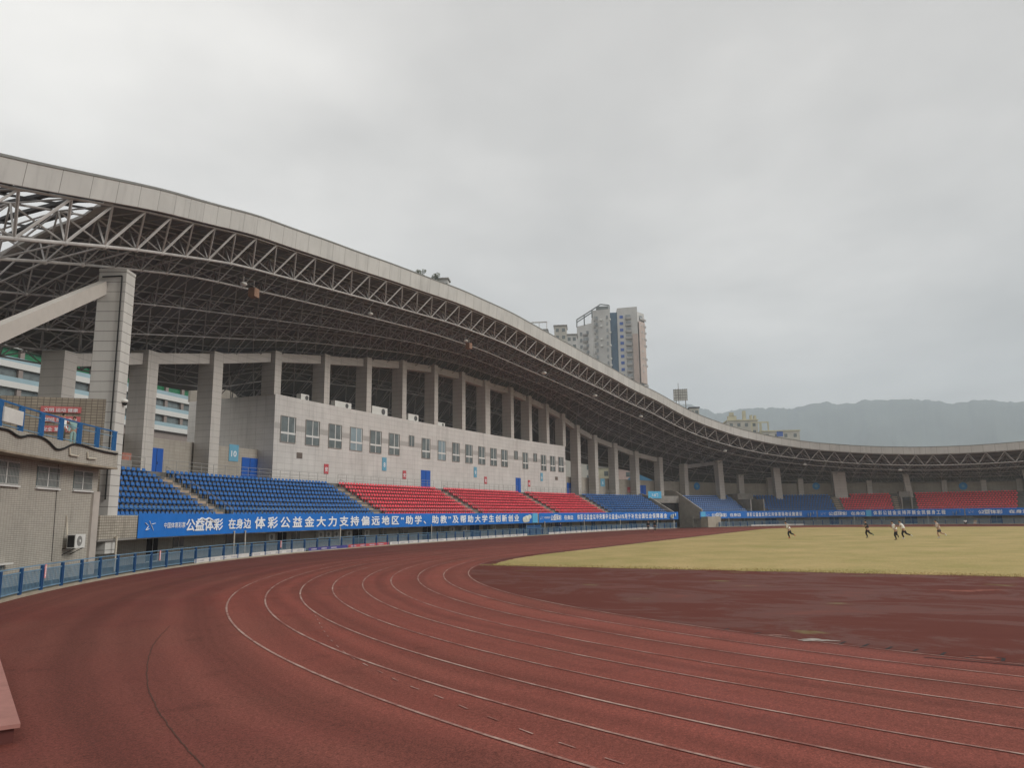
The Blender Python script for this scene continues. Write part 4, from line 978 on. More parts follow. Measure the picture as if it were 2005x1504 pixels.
for i in range(n):
    for j in range(4):
        q = bn(i,j)
        if ok(q[0],q[1]): b.ell(q[2], (.17,.17,.17) if j < 2 else (.13,.13,.13), 7, 5)
o = b.build('nodes', m_steel, roof, True); o['kind'] = 'stuff'
at = _at
# floodlights hanging from the second chord
for s, lb in ((98.1,'above the left blue seats'),(118.6,'above the seats next to the first stair'),(139.7,'above the pale building, left part'),(163.8,'above the pale building, right part'),(183.3,'above the right end of the pale building'),(200.0,'above the last blue block of the main stand'),(224.8,'above the passage between the stands'),(243.2,'above the far blue seats'),(261.8,'above the far red seats')):
    z = zb(s,3.0)-.25; t_ = thing('floodlight', 'white floodlight hanging under the roof truss '+lb, 'floodlight', at(s,3,z), 'floodlights under the roof edge')
    b = MB(); k = 1.0 if s < 150 else 1.5; b.ell(at(s,3,z-.3), (.30*k,.30*k,.17*k), 10, 6); b.build('lamp_head', m_lamp, t_, True)
    b = MB(); b.tube(at(s,3,z-.1), at(s,3,z+.35), .03, 5); b.build('arm', m_steel, t_)
for s, z_ in ((99.6,-1.3),(140.5,-1.6)):
    t_ = thing('loudspeaker', 'rusty orange loudspeaker box under the truss beside the '+('leftmost' if s < 120 else 'third')+' floodlight', 'loudspeaker', at(s,3,zb(s,3)-1))
    b = MB(); b.sbox(s-.35, s+.35, 2.7, 3.3, zb(s,3)-1.5, zb(s,3)-.75); b.build('cabinet', m_rust, t_)
    b = MB(); b.tube(at(s,3,zb(s,3)-.75), at(s,3,zb(s,3)-.05), .03, 5); b.build('arm', m_steel, t_)

# ---------------------------------------------------------------- banners
def wave(s, z): return .022*sin(s*2.1+z*1.3)+.015*sin(s*5.3-z*2.2)
def banner(s0, s1, label, segs, z0=1.76, z1=3.24):
    """segs: list of (text, s_start, s_end, size, z offset)"""
    o = thing('banner', label, 'banner', at(s0, 2.36, z0))
    b = MB(); n = int((s1-s0)/.4); m = 4; D = 2.34
    for i in range(n):
        for j in range(m):
            q = []
            for a, c in ((i,j),(i+1,j),(i+1,j+1),(i,j+1)):
                s = s0+(s1-s0)*a/n; z = z0+(z1-z0)*c/m
                q.append(at(s, D+wave(s,z)*.6, z))
            b.face(q); b.face([(q[k][0], q[k][1], q[k][2]) for k in (3,2,1,0)]) if False else None
    b.build('cloth', m_banner, o, True)
    b = MB(); n2 = int((s1-s0)/2)
    for zz in (z0+.01, z1-.01):
        for i in range(n2):
            sa, sb = s0+(s1-s0)*i/n2, s0+(s1-s0)*(i+1)/n2; b.tube(at(sa,2.375,zz), at(sb,2.375,zz), .012, 4)
    b.build('hem_rope', m_bluerail, o)
    for txt, a, c, size, dz in segs:
        if txt == '*':   # running figure emblem of five strokes
            b = MB(); cx = (a+c)/2; w_ = (c-a)
            for (x0,y0,x1,y1,r) in ((-.1,.5,.05,.1,.05),(.1,.15,.45,.25,.05),(-.45,.3,-.15,-.05,.05),(.1,.0,.3,-.55,.055),(-.2,-.15,-.4,-.5,.055),(-.35,-.5,-.05,-.35,.045)):
                pa = at(cx+x0*w_, 2.30, (z0+z1)/2+y0*size); pb_ = at(cx+x1*w_, 2.30, (z0+z1)/2+y1*size); b.tube(pa, pb_, r*size*1.1, 5, r2=r*size*.6)
            b.build('emblem', m_white, o)
        elif txt == 'heart':
            b = MB(); cx = (a+c)/2; zc0 = (z0+z1)/2
            pl = [(-.1,-.25),(.0,.30),(.22,.52),(.42,.36),(.6,.52),(.82,.34),(.98,.08)]
            for i in range(len(pl)-1): b.tube(at(cx+(pl[i][0]-.2)*(c-a),2.30,zc0+pl[i][1]*size), at(cx+(pl[i+1][0]-.2)*(c-a),2.30,zc0+pl[i+1][1]*size), .085*size, 6)
            b.build('emblem', m_white, o)
        elif txt == 'panel':
            b = MB(); b.sbox(a, c, 2.29, 2.30, z0+.04, z1-.04); b.build('pale_panel', m_banner2, o)
        elif txt == 'drawing':
            b = MB(); 
            for (x,y,rx,ry) in ((.25,.35,.22,.3),(.5,.5,.3,.25),(.75,.62,.2,.22),(.45,.25,.3,.18)):
                s = a+(c-a)*x; p = at(s, 2.30, z0+(z1-z0)*y); b.ell(p, ((c-a)*rx, .03, (z1-z0)*ry), 12, 6)
            b.build('printed_shape', mat('print_cream', (.62,.64,.55), .7, noise=.3, nscale=2), o, True)
        else:
            put_text(txt, a, 2.30, (z0+z1)/2-.36*size+dz, size, m_white, o, width=c-a, space=1.42 if len(txt) > 8 else 1.0, bold=.032 if size > .5 else .01, zf=lambda s, z: wave(s,z)*.3)
    return o
banner(85.15, 159.3, 'long blue banner with white characters on the parapet below the left half of the stand',
    [('*',85.9,87.3,.55,0),('中国体育彩票',88.3,91.0,.40,-.02),('heart',91.9,94.2,.82,.05),('公益体彩',91.1,95.9,.90,-.05),('在身边',96.6,99.7,.80,-.03),
     ('体彩公益金大力支持偏远地区“助学、助教”及帮助大学生创新创业',100.2,153.2,1.0,0),('drawing',154.2,157.4,.8,0),('panel',157.5,159.2,1,0)])
banner(159.7, 209.6, 'blue banner with white characters on the parapet below the right half of the main stand',
    [('*',160.0,161.3,.5,0),('中国体育彩票',161.5,163.4,.34,0),('heart',164.3,166.3,.8,.05),('公益体彩',163.7,167.6,.85,-.05),('在身边',168.6,172.0,.75,-.03),
     ('体彩公益金以中央集中公益金60%用于补充全国社会保障基金',173.5,206.2,1.0,0),('drawing',206.9,209.4,.8,0)])
banner(216.0, 244.6, 'blue banner with white characters below the blue seats beyond the passage',
    [('panel',216.2,217.6,1,0),('*',217.7,218.9,.5,0),('heart',219.9,221.9,.8,.05),('公益体彩',219.3,223.6,.85,-.05),('在身边',224.4,227.4,.75,-.03),
     ('体彩公益金支持公共体育场地设施建设',229.0,241.6,.95,0),('drawing',242.3,244.5,.8,0)])
banner(244.8, 272.6, 'blue banner with white characters below the two far blocks of red seats',
    [('*',245.3,246.6,.5,0),('heart',247.7,249.4,.8,.05),('公益体彩',247.0,250.7,.85,-.05),('在身边',251.4,254.2,.75,-.03),('panel',254.4,255.4,1,0),
     ('体彩公益金支持开展全民健身工程',255.8,269.3,.95,0),('drawing',270.0,272.5,.8,0)])
banner(272.8, 298.0, 'blue banner with white characters at the right edge of the photo',
    [('*',273.2,274.4,.5,0),('heart',275.6,277.0,.8,.05),('公益体彩',275.0,279.2,.85,-.05),('在身边',280.2,283.6,.75,-.03),('体彩公益金支持社会公益事业',285,297,.85,0)])

# ---------------------------------------------------------------- buildings behind
def fbox(mb, O, ux, u0, u1, v0, v1, z0, z1):
    uy = Vector((-ux.y, ux.x, 0)); c = [O+ux*u+uy*v for u, v in ((u0,v0),(u1,v0),(u1,v1),(u0,v1))]
    mb.hexa([(p.x,p.y,z0) for p in c]+[(p.x,p.y,z1) for p in c])
# white balcony block seen through the columns
wbk = thing('balcony_block', 'white building with stacked glazed balconies behind the stand at the left', 'building', (30,143,0))
O = Vector((58.5,145.6,0)); ux = (Vector((12.7,134.8,0))-O).normalized()
uyv = Vector((-ux.y, ux.x, 0)); sg = 1 if uyv.dot(Vector((-52,10,0))-O) > 0 else -1
def wbb(mb, u0, u1, n0, n1, z0, z1):  # n towards the camera
    a, c = sorted((n0*sg, n1*sg)); fbox(mb, O, ux, u0, u1, a, c, z0, z1)
b = MB(); wbb(b, 0, 62, -14, 0, 0, 34.5); b.build('wall', mat('taupe_wall', (.26,.22,.20), .8, noise=.08), wbk)
FH = 3.15; ZA = 27.75
for k in range(-3, 3):
    z = ZA-FH*k*1.0; 
    b = MB(); wbb(b, -1.2, 62, 0.002, .75, z-.95, z); b.build('slab', mat('white_slab', (.60,.60,.58), .6, noise=.03) if k < 3 else m_wpaint, wbk)
    b = MB(); wbb(b, -1.0, 62, .62, .68, z+.001, z+.75); b.build('glass_rail', mat('rail_glass', (.30,.42,.47), .2, noise=.12, nscale=.2, spec=.6), wbk)
    b = MB()
    wbb(b, .8, 62, .003, .03, z+.001, z+FH-1.02)
    bp_ = MB()
    for q in range(13): wbb(bp_, q*4.8-.3+.8, q*4.8+1.3, .031, .5, z+.002, z+FH-1.0)
    bp_.build('piers', mat('taupe_wall', (.26,.22,.20), .8, noise=.08), wbk)
    b.build('glazing', mat('green_glazing', (.02,.16,.07), .25, noise=.1) if k == -1 or k == 0 else m_glass, wbk)
b = MB(); wbb(b, -1.2, 62, .01, .9, 14.5, 17.6); b.build('base_panel', mat('violet_grey_panel', (.16,.17,.30), .6, noise=.1), wbk)
wb2 = thing('white_roof_block', 'white flat roof edge showing between the rear columns left of the pale building', 'building', (78,140,0))
b = MB(); b.box(77,146,0,13,9,29.5,.25); b.build('wall', mat('cream_wall', (.48,.44,.38), .8), wb2); b = MB(); b.box(76,145,29.51,18,13,1.1,.25); b.build('roof_slab', mat('white_slab', (.60,.60,.58), .6, noise=.03), wb2)

def tower(name, label, O, ux, W_, Dp, z1, wallc, floors, bays, seed, feature=None):
    rnd = random.Random(seed); t_ = thing(name, label, 'building', tuple(O)); uy = Vector((-ux.y, ux.x, 0))
    b = MB(); fbox(b, O, ux, 0, W_, 0, Dp, 0, z1); b.build('wall', wallc, t_)
    fhh = 3.0; nf = floors
    wm = MB(); bm_ = MB(); am = MB()
    for f in range(nf):
        z = z1-2.2-fhh*f
        for q in range(bays):
            u = W_*(q+.5)/bays; ww = W_/bays*rnd.uniform(.35,.5)
            fbox(wm, O, ux, u-ww, u-ww+ww*1.5, -.06, -.003, z-1.4, z)
            if q % 2 == 0:
                fbox(bm_, O, ux, u-ww*1.1, u+ww*1.1, -1.1, -.061, z-2.35, z-1.5); 
                if rnd.random() < .6: fbox(bm_, O, ux, u-ww*1.1, u-ww*1.1+.15, -1.1, -.95, z-1.5, z+.5)
            elif rnd.random() < .6: fbox(am, O, ux, u+ww*.6, u+ww*.6+.9, -.5, -.061, z-2.4, z-1.8)
        # side face
        for q in range(max(2, int(Dp/4))):
            v = Dp*(q+.5)/max(2, int(Dp/4))
            fbox(wm, O, ux, -.06, -.003, v-.8, v+.8, z-1.4, z); fbox(wm, O, ux, W_+.003, W_+.06, v-.8, v+.8, z-1.4, z)
            if rnd.random() < .5: fbox(am, O, ux, -.5, -.061, v+.9, v+1.7, z-2.2, z-1.6)
    wm.build('window', m_glass, t_); bm_.build('balcony', mat('balcony_render', (.36,.345,.33), .9, noise=.2, nscale=.3), t_); am.build('outdoor_unit', m_ac, t_)
    return t_
# the tall apartment tower: two staggered slabs joined by a blue glazed strip
m_tw = mat('tower_render', (.56,.55,.53), .9, noise=.14, nscale=.12); m_to = mat('tower_orange', (.45,.37,.33), .9, noise=.14, nscale=.2)
tw = thing('apartment_tower', 'tall weathered apartment tower with a blue glazed strip rising behind the roof', 'tower', (257,124,0))
vd = Vector((cos(YAW*.82), sin(YAW*.82), 0)); vx = Vector((vd.y, -vd.x, 0))  # view direction to the tower and its right
def TW(u, v): return Vector((252.3,138.2,0))+vx*u+vd*v   # u to the right in the picture, v away
def tbox(mb, u0, u1, v0, v1, z0, z1, v2=None, v3=None):
    # front edge may be slanted: v0 at u0, v2 at u1
    v2 = v0 if v2 is None else v2; v3 = v1 if v3 is None else v3
    c = [TW(u0,v0), TW(u1,v2), TW(u1,v3), TW(u0,v1)]; mb.hexa([(p.x,p.y,z0) for p in c]+[(p.x,p.y,z1) for p in c])
b = MB(); tbox(b, .0, 7.0, 9, 26, 0, 88.5, 3, 26); tbox(b, 7.01, 15.0, 3, 26, 0, 94.2, 1.2, 26); tbox(b, 18.2, 27.0, 1.5, 26, 0, 94.5, 0, 26); tbox(b, 27.01, 30.5, 1.0, 26, 0, 92.5, 6, 26); tbox(b, 23, 27.5, 8, 20, 94.51, 96.3)
b.build('wall', m_tw, tw)
b = MB(); tbox(b, 15.01, 18.19, 3.2, 20, 0, 93.0); b.build('glazed_strip', mat('blue_curtain_glass', (.12,.19,.27), .3, noise=.2, nscale=.2), tw)
b = MB(); tbox(b, 24.6, 26.9, -.25, .9, 0, 82, -.25, .9); tbox(b, 27.6, 30.7, 0.2, 6.5, 60, 88, 5.0, 7.5); b.build('orange_panel', m_to, tw)
rnd = random.Random(3)
winm = MB(); balm = MB(); acm = MB(); bluw = MB()
for f in range(14):
    z = 91.5-3.0*f
    for u, w_, v in ((2.0,1.3,7.2),(4.9,1.4,4.7),(9.0,.9,2.4),(13.6,.7,1.4)):
        if z > 87 and u < 7: continue
        tbox(winm, u-w_/2, u+w_/2, v-.3, v+.5, z-1.7, z-.3)
    for u, w_ in ((3.6,1.9),(8.1,.6)):
        if z > 86 and u < 7: continue
        v = 9-(u*6/7) if u < 7 else 2.6; tbox(balm, u-w_/2, u+w_/2, v-1.6, v-.2, z-2.6, z-1.7)
        if rnd.random() < .7: tbox(winm, u-w_/2+.2, u+w_/2-.2, v-1.1, v-.25, z-1.7, z-.4)
    tbox(balm, 21.6, 24.2, -.5, .9, z-2.7, z-1.8); tbox(winm, 21.8, 24.0, .1, .95, z-1.75, z-.5)
    tbox(bluw, 19.2, 20.7, 1.0, 1.6, z-1.9, z-.6)
    for u in (10.4,14.4,28.4): 
        if rnd.random() < .7: tbox(acm, u, u+.9, .7 if u < 20 else 2.0, 1.9 if u < 20 else 3.2, z-2.5, z-1.8)
    tbox(winm, 28.2, 29.6, 2.2, 4.0, z-1.8, z-.5, 4.0, 5)
    if rnd.random() < .75: tbox(balm, 29.0, 31.2, 2.6, 5, z-2.7, z-1.8, 5.4, 6)
winm.build('window', mat('tower_window', (.28,.30,.31), .3, noise=.35, nscale=.5), tw); balm.build('balcony', mat('balcony_render', (.36,.345,.33), .9, noise=.2, nscale=.3), tw); acm.build('outdoor_unit', m_ac, tw); bluw.build('blue_window', mat('blue_pane', (.08,.15,.42), .4), tw)
b = MB()  # rooftop pergola frame
for (u0,v0,z0,u1,v1,z1) in ((0.1,9,88,0.1,9,91.8),(0.1,9,91.8,7,3,94.5),(7,3,94.5,11,2.5,96.9),(11,2.5,96.9,14.8,2.5,96.3),(14.8,2.5,96.3,14.8,2.5,94),(3.5,6,88,3.5,6,93),(7,3,91,7,3,94.6),(0.1,9,90.6,7,3,93.4)):
    p = TW(u0,v0); q = TW(u1,v1); b.tube((p.x,p.y,z0), (q.x,q.y,z1), .28, 5)
tbox(b, 9, 14.5, 4, 10, 94.2, 96.4); b.build('rooftop_frame', mat('frame_grey', (.22,.24,.24), .8), tw)
# lesser buildings
def small_building(name, label, x, y, wx, wy, z1, rot, mt, roofm=None, nf=6, extra=None):
    t_ = thing(name, label, 'building', (x,y,0)); ux_ = Vector((cos(rot), sin(rot), 0)); O_ = Vector((x,y,0))-ux_*wx/2
    b = MB(); fbox(b, O_, ux_, 0, wx, 0, wy, 0, z1); b.build('wall', mt, t_)
    b = MB(); fbox(b, O_, ux_, -.3, wx+.3, -.3, wy+.3, z1+.001, z1+.45); b.build('roof', roofm or m_conc, t_)
    b = MB()
    for f in range(nf):
        for q in range(max(2, int(wx/3))):
            u = wx*(q+.5)/max(2, int(wx/3)); fbox(b, O_, ux_, u-.6, u+.6, -.06, -.003, z1-2.4-3*f, z1-1.0-3*f)
            fbox(b, O_, ux_, -.06, -.003, 1+q*2.4, 2.2+q*2.4, z1-2.4-3*f, z1-1.0-3*f)
    b.build('window', m_glass, t_); return t_
RT = YAW*.8-pi/2
m_py = mat('pale_yellow', (.52,.49,.36), .85, noise=.12, nscale=.3); m_pw = mat('pale_plaster', (.50,.48,.43), .85, noise=.12, nscale=.3)
t_ = small_building('rooftop_block', 'grey roof storey with an open frame rising behind the roof left of the tower', 218.2, 140.5, 6.6, 8, 77.5, RT, m_tw)
b = MB(); ux_ = Vector((cos(RT), sin(RT), 0)); 
for u in (-3.1,0,3.1):
    p = Vector((218.2,140.5,0))+ux_*u; b.tube((p.x,p.y,77.5), (p.x,p.y,80.9), .16, 5)
p = Vector((218.2,140.5,0)); q0, q1 = p-ux_*3.3, p+ux_*3.3; b.tube((q0.x,q0.y,80.9), (q1.x,q1.y,80.9), .3, 5); b.build('open_frame', m_tw, t_)
small_building('rooftop_block', 'pale stair tower rising behind the roof just left of the tall tower', 221.6, 132.6, 5.0, 7, 79.0, RT, m_pw)
small_building('rooftop_block', 'low grey roof storey between the pale stair tower and the tall tower', 223.7, 128.6, 4.2, 7, 75.2, RT, m_tw)
small_building('distant_block', 'small dark roofed pavilion above the roof edge right of the tower', 238.9, 84.1, 3.6, 5, 43.5, RT, m_pw, mat('dark_roof', (.08,.08,.09), .8), 2)
yb = small_building('plaster_block', 'pale yellow building with roof shrubs and open frames in front of the hills', 261.9, 70.5, 12, 9, 40.0, RT, m_pw, m_py, 4)
b = MB()
for (x, z0, z1, w_) in ((0.5,40.2,42.2,3.4),(1.3,42.0,43.6,1.6),(6.6,40.2,44.2,1.1),(9.5,40.2,42.4,.8),(11.0,40.2,42.2,.8)):
    O_ = Vector((261.9,70.5,0))-ux_*6; fbox(b, O_, ux_, x, x+w_, 1, 3, z0+.3, z1)
b.build('roof_turret', m_py, yb)
yb2 = small_building('plaster_block', 'long low cream building with a blue window at the foot of the hills', 264.6, 56.3, 14.5, 9, 35.0, RT, m_pw, m_py, 3)
b = MB(); O_ = Vector((264.6,56.3,0))-ux_*7.2; fbox(b, O_, ux_, 5.5, 7.9, -.1, -.02, 33.0, 35.0); b.build('blue_window', mat('blue_pane', (.08,.15,.42), .4), yb2)
b = MB()
for u in (-4.2,-1.0,-.6,2.2): 
    fbox(b, O_, ux_, u, u+.5, 0, .5, 34, 38.6)
fbox(b, O_, ux_, -4.2, 2.7, 0, .5, 38.61, 39.1); b.build('open_frame', m_py, yb2)
# framed billboard with mast
sg_ = thing('roof_billboard', 'pale gridded rooftop billboard frame with a thin mast above the roof edge', 'billboard', (237.4,89,44))
b = MB(); p = Vector((236.8,91.5,0)); q = Vector((238.2,86.3,0)); uxx = (q-p).normalized()
fbox(b, p, uxx, 0, 5.4, 0, .3, 46.7, 51.2); b.build('panel', mat('billboard_cream', (.62,.61,.56), .8, noise=.12, nscale=.8), sg_)
b = MB()
for k in range(7): fbox(b, p, uxx, k*.88, k*.88+.12, -.15, -.02, 46.5, 51.4)
for k in range(5): fbox(b, p, uxx, 0, 5.4, -.15, -.02, 46.6+k*1.1, 46.75+k*1.1)
for u in (.8, 4.4): fbox(b, p, uxx, u, u+.3, 0, .3, 30, 46.69)
b.build('frame', m_conc, sg_); b = MB(); fbox(b, p, uxx, 1.9, 2.1, -.4, -.2, 30, 53.6); b.build('mast', m_conc, sg_)
# houses seen between the rear columns
for i, (x, y, wx, z1, mt, lb) in enumerate([(159.9,98.5,6,18.7,m_pw,'white building glimpsed between rear columns right of the pale building'),(162.5,94,6,16.8,m_py,'cream building glimpsed between the second pair of rear columns'),(164.2,88,7,16.4,mat('pinkish_plaster',(.50,.38,.34),.85),'pinkish building glimpsed between the third pair of rear columns')]):
    small_building('distant_house', lb, x, y, wx, 6, z1, RT, mt, None, 4)
bs = thing('blue_shed', 'blue barrel roofed shed glimpsed between the rear columns of the stand', 'shed', (151.9,78.5,0))
b = MB(); n = 12
for k in range(n):
    a0, a1 = pi*k/n, pi*(k+1)/n; O_ = Vector((152.3,77.8,0))
    pts = [O_+ux_*(4.6*cos(a)) for a in (a0,a1)]; zz = [11.2+3.0*sin(a) for a in (a0,a1)]
    dd = Vector((-ux_.y, ux_.x, 0))*8
    b.face([(pts[0].x,pts[0].y,zz[0]),(pts[1].x,pts[1].y,zz[1]),(pts[1].x+dd.x,pts[1].y+dd.y,zz[1]),(pts[0].x+dd.x,pts[0].y+dd.y,zz[0])])
    b.face([(pts[0].x,pts[0].y,8),(pts[1].x,pts[1].y,8),(pts[1].x,pts[1].y,zz[1]),(pts[0].x,pts[0].y,zz[0])])
b.build('shed_roof', mat('shed_blue', (.06,.20,.34), .5, noise=.1), bs)
small_building('white_shed', 'low white roofed building seen beside the blue shed', 154.5, 71.8, 7, 6, 12.4, RT, m_pw, mat('white_roof', (.62,.60,.55), .7), 1)
# trees on the roof edge building behind
def tree(x, y, z0, h, r, label, seed, trunk=True, name='tree'):
    rnd = random.Random(seed); t_ = thing(name, label, 'tree', (x,y,z0))
    b = MB(); b.tube((x,y,z0), (x,y,z0+h*.6), .15*h/4, 6, r2=.06*h/4)
    for k in range(5):
        a = k*1.26; b.tube((x,y,z0+h*.45), (x+cos(a)*r*.6,y+sin(a)*r*.6,z0+h*.75), .06*h/4, 5, r2=.02)
    b.build('trunk', mat('bark', (.10,.08,.06), .9), t_)
    b = MB(); cl = [(rnd.gauss(0,.45)*r, rnd.gauss(0,.45)*r, h*.72+rnd.gauss(0,.16)*h, rnd.uniform(.3,.55)*r) for _ in range(14)]
    for i in range(1500):
        c = rnd.choice(cl); th, ph = rnd.uniform(0,2*pi), math.acos(rnd.uniform(-1,1)); q = c[3]*rnd.uniform(.6,1)
        px, py, pz = x+c[0]+q*sin(ph)*cos(th), y+c[1]+q*sin(ph)*sin(th), z0+c[2]+q*cos(ph); L = .16+.1*rnd.random()
        u = Vector((rnd.gauss(0,1), rnd.gauss(0,1), rnd.gauss(0,1))).normalized()*L; v = u.orthogonal().normalized()*L*.6; p = Vector((px,py,pz))
        b.face([p-u, p+v, p+u, p-v])
    b.build('crown', mat('foliage', (.11,.125,.06), .9, noise=.3, nscale=.8), t_); return t_
for i, (x, y, z, r, lb) in enumerate(((111.6,125.6,64.6,1.7,'rounded treetop just showing above the roof, left one'),(114.2,121.9,63.4,1.9,'rounded treetop just showing above the roof, right one beside the frame'))):
    tree(x, y, z, 4.6, r, lb, 20+i)
small_building('hill_house', 'little house with a roof frame barely showing above the fascia', 115.4, 120.2, 2.6, 3, 67.2, RT, m_tw, None, 1)
# ---------------------------------------------------------------- hills
az = [(-40,5.5),(-30,6.0),(-20,6.2),(-12,6.5),(-6.6,6.83),(-5.4,6.95),(-4.57,7.2),(-3.6,7.12),(-2.26,7.16),(-1.2,7.45),(-.19,7.57),(1.2,7.62),(2.32,7.72),(3.2,7.62),(3.96,7.56),(5.0,7.75),(5.61,7.77),(6.6,7.6),(7.68,7.48),(8.4,7.55),(9.07,7.62),(10,7.6),(10.84,7.66),(11.6,7.52),(12.3,7.38),(12.67,7.35),(13.2,7.7),(13.92,7.95),(14.8,8.2),(15.95,8.30),(16.7,8.4),(20,8.0),(26,7.2),(40,6.5),(70,6.0)]
hz = itp(az); from mathutils import noise as mnoise
V = []; Fc = []; NA, NR = 880, 26
for i in range(NA+1):
    a = -40+110*i/NA
    for j in range(NR+1):
        u = j/NR; Rr = 2100+ u*1500; pk = min(1, u/.82)
        el = hz(a)+.13*mnoise.noise((a*1.7,7.1,0))+.09*mnoise.noise((a*5.,3.1,0))+.05*mnoise.noise((a*16.,1.1,0))
        top = (2100+.82*1500)*math.tan(R_(el))
        sh = (pk**1.15) if u <= .82 else 1-.6*((u-.82)/.18)
        z = top*sh + 60*mnoise.noise((a*.5,u*5,2.))*pk*(1-pk)*4*.8 + 18*mnoise.noise((a*3,u*14,5.))*(1-pk)
        x = -52.1+Rr*cos(R_(a)); y = 10.7+Rr*sin(R_(a)); V.append((x, y, max(-.3, z-4 if u == 0 else z)))
for i in range(NA):
    for j in range(NR):
        k = i*(NR+1)+j; Fc.append((k, k+NR+1, k+NR+2, k+1))
me = bpy.data.meshes.new('hills'); me.from_pydata(V, [], Fc); me.polygons.foreach_set('use_smooth', [True]*len(me.polygons)); me.update(); me.materials.append(mat('forest_hill', (.05,.062,.045), .95, noise=.4, nscale=.006))
o = link('hills', me); o['kind'] = 'structure'

# ---------------------------------------------------------------- people
def skin_body(verts, edges, root, levels=1):
    """verts: (x,y,z,r) ; returns mesh of the skinned body"""
    me = bpy.data.meshes.new('body'); me.from_pydata([v[:3] for v in verts], edges, []); ob = bpy.data.objects.new('body', me); COL.objects.link(ob)
    md = ob.modifiers.new('skin', 'SKIN'); sv = me.skin_vertices[0].data
    for i, v in enumerate(verts): sv[i].radius = (v[3], v[3]*(v[4] if len(v) > 4 else 1)); sv[i].use_root = (i == root)
    md.use_smooth_shade = True
    ms = ob.modifiers.new('sub', 'SUBSURF'); ms.levels = levels; ms.render_levels = levels
    bpy.context.view_layer.update()
    out = bpy.data.meshes.new_from_object(ob.evaluated_get(bpy.context.evaluated_depsgraph_get())); bpy.data.objects.remove(ob); bpy.data.meshes.remove(me)
    return out
m_skin = mat('skin', (.42,.26,.18), .6, noise=.05); m_hair = mat('black_hair', (.012,.010,.010), .6, noise=.05)
def person(label, loc, heading, pose, shirt, legs, shoes, H=1.76, sleeves='short', legskin=False, fat=1.0):
    """heading: direction faced (radians). pose: dict of joint positions in body frame (x forward, y left, z up), metres for a 1.76 m person"""
    k = H/1.76; J = {n: (p[0]*k, p[1]*k, p[2]*k) for n, p in pose.items()}
    t_ = thing('person', label, 'person', loc, None, heading)
    g = lambda n, r, q=1: (*J[n], r*k, q)
    lerp = lambda a, b, u: tuple(a[i]+(b[i]-a[i])*u for i in range(3))
    V = []; E = []
    def add(p, r, par=None, q=1):
        V.append((*p, r*k*fat, q)); i = len(V)-1
        if par is not None: E.append((par, i))
        return i
    pel = add(J['pelvis'], .115); wai = add(lerp(J['pelvis'],J['chest'],.5), .105, pel); che = add(J['chest'], .13, wai); nb = add(J['neck'], .055, che)
    hb = add(lerp(J['neck'],J['head'],.55), .062, nb); hd = add(J['head'], .092, hb); ht = add((J['head'][0],J['head'][1],J['head'][2]+.085*k), .07, hd)
    no = add((J['head'][0]+.095*k, J['head'][1], J['head'][2]-.01*k), .018, hd)
    tips = {}
    for sd in 'LR':
        sh = add(J['sh'+sd], .055, che); el = add(J['el'+sd], .038, sh); wr = add(J['wr'+sd], .026, el)
        dirv = Vector(J['wr'+sd])-Vector(J['el'+sd]); dirv.normalize(); pm_ = Vector(J['wr'+sd])+dirv*.06*k; pi_ = add(pm_, .032, wr)
        tips[sd] = (pm_, dirv)
        hp = add(J['hp'+sd], .095, pel); kn = add(J['kn'+sd], .058, hp); cf = add(lerp(J['kn'+sd],J['an'+sd],.35), .055, kn); an = add(J['an'+sd], .036, cf); to = add(J['to'+sd], .032, an)
    me = skin_body(V, E, 0)
    # fingers and thumb joined to the same mesh
    fb_ = MB()
    for sd in 'LR':
        pm_, dr = tips[sd]; side = dr.orthogonal().normalized(); up_ = dr.cross(side)
        for q in range(4):
            o_ = side*(q-1.5)*.019*k; L = (.07,.08,.075,.06)[q]*k; mid = pm_+o_+dr*(.03*k+L*.5)+up_*.004; fb_.tube(pm_+o_+dr*.015*k, mid, .009*k, 5, .008*k); fb_.tube(mid, mid+dr*L*.4+up_*L*.35, .008*k, 5, .006*k, True)
        fb_.tube(pm_-side*.03*k, pm_-side*.055*k+dr*.045*k+up_*.015*k, .011*k, 5, .008*k, True)
    import bmesh
    bm = bmesh.new(); bm.from_mesh(me); fm = fb_.mesh('f', True); bm.from_mesh(fm); bm.to_mesh(me); bm.free(); bpy.data.meshes.remove(fm)
    me.materials.clear(); me.materials.append(m_skin); local_part('body', me, t_)
    # garments
    V = []; E = []
    p0 = add(lerp(J['pelvis'],J['chest'],.0), .155); p1 = add(lerp(J['pelvis'],J['chest'],.5), .15, p0); p2 = add(J['chest'], .172, p1); p3 = add(lerp(J['chest'],J['neck'],.72), .085, p2)
    for sd in 'LR':
        s1 = add(J['sh'+sd], .085, p2); s2 = add(lerp(J['sh'+sd],J['el'+sd],.65 if sleeves == 'short' else 1), .07 if sleeves == 'short' else .06, s1)
        if sleeves == 'long': add(lerp(J['el'+sd],J['wr'+sd],.95), .038, s2)
    me = skin_body(V, E, 0); me.materials.clear(); me.materials.append(shirt); local_part('shirt', me, t_)
    V = []; E = []
    p0 = add(lerp(J['pelvis'],J['chest'],.06), .124); p1 = add(J['pelvis'], .13, p0)
    for sd in 'LR':
        h1 = add(J['hp'+sd], .108, p1)
        if legskin: add(lerp(J['hp'+sd],J['kn'+sd],.8), .085, h1)
        else:
            k1 = add(J['kn'+sd], .072, h1); c1 = add(lerp(J['kn'+sd],J['an'+sd],.4), .064, k1); add(lerp(J['kn'+sd],J['an'+sd],.92), .048, c1)
    me = skin_body(V, E, 1); me.materials.clear(); me.materials.append(legs); local_part('trousers', me, t_)
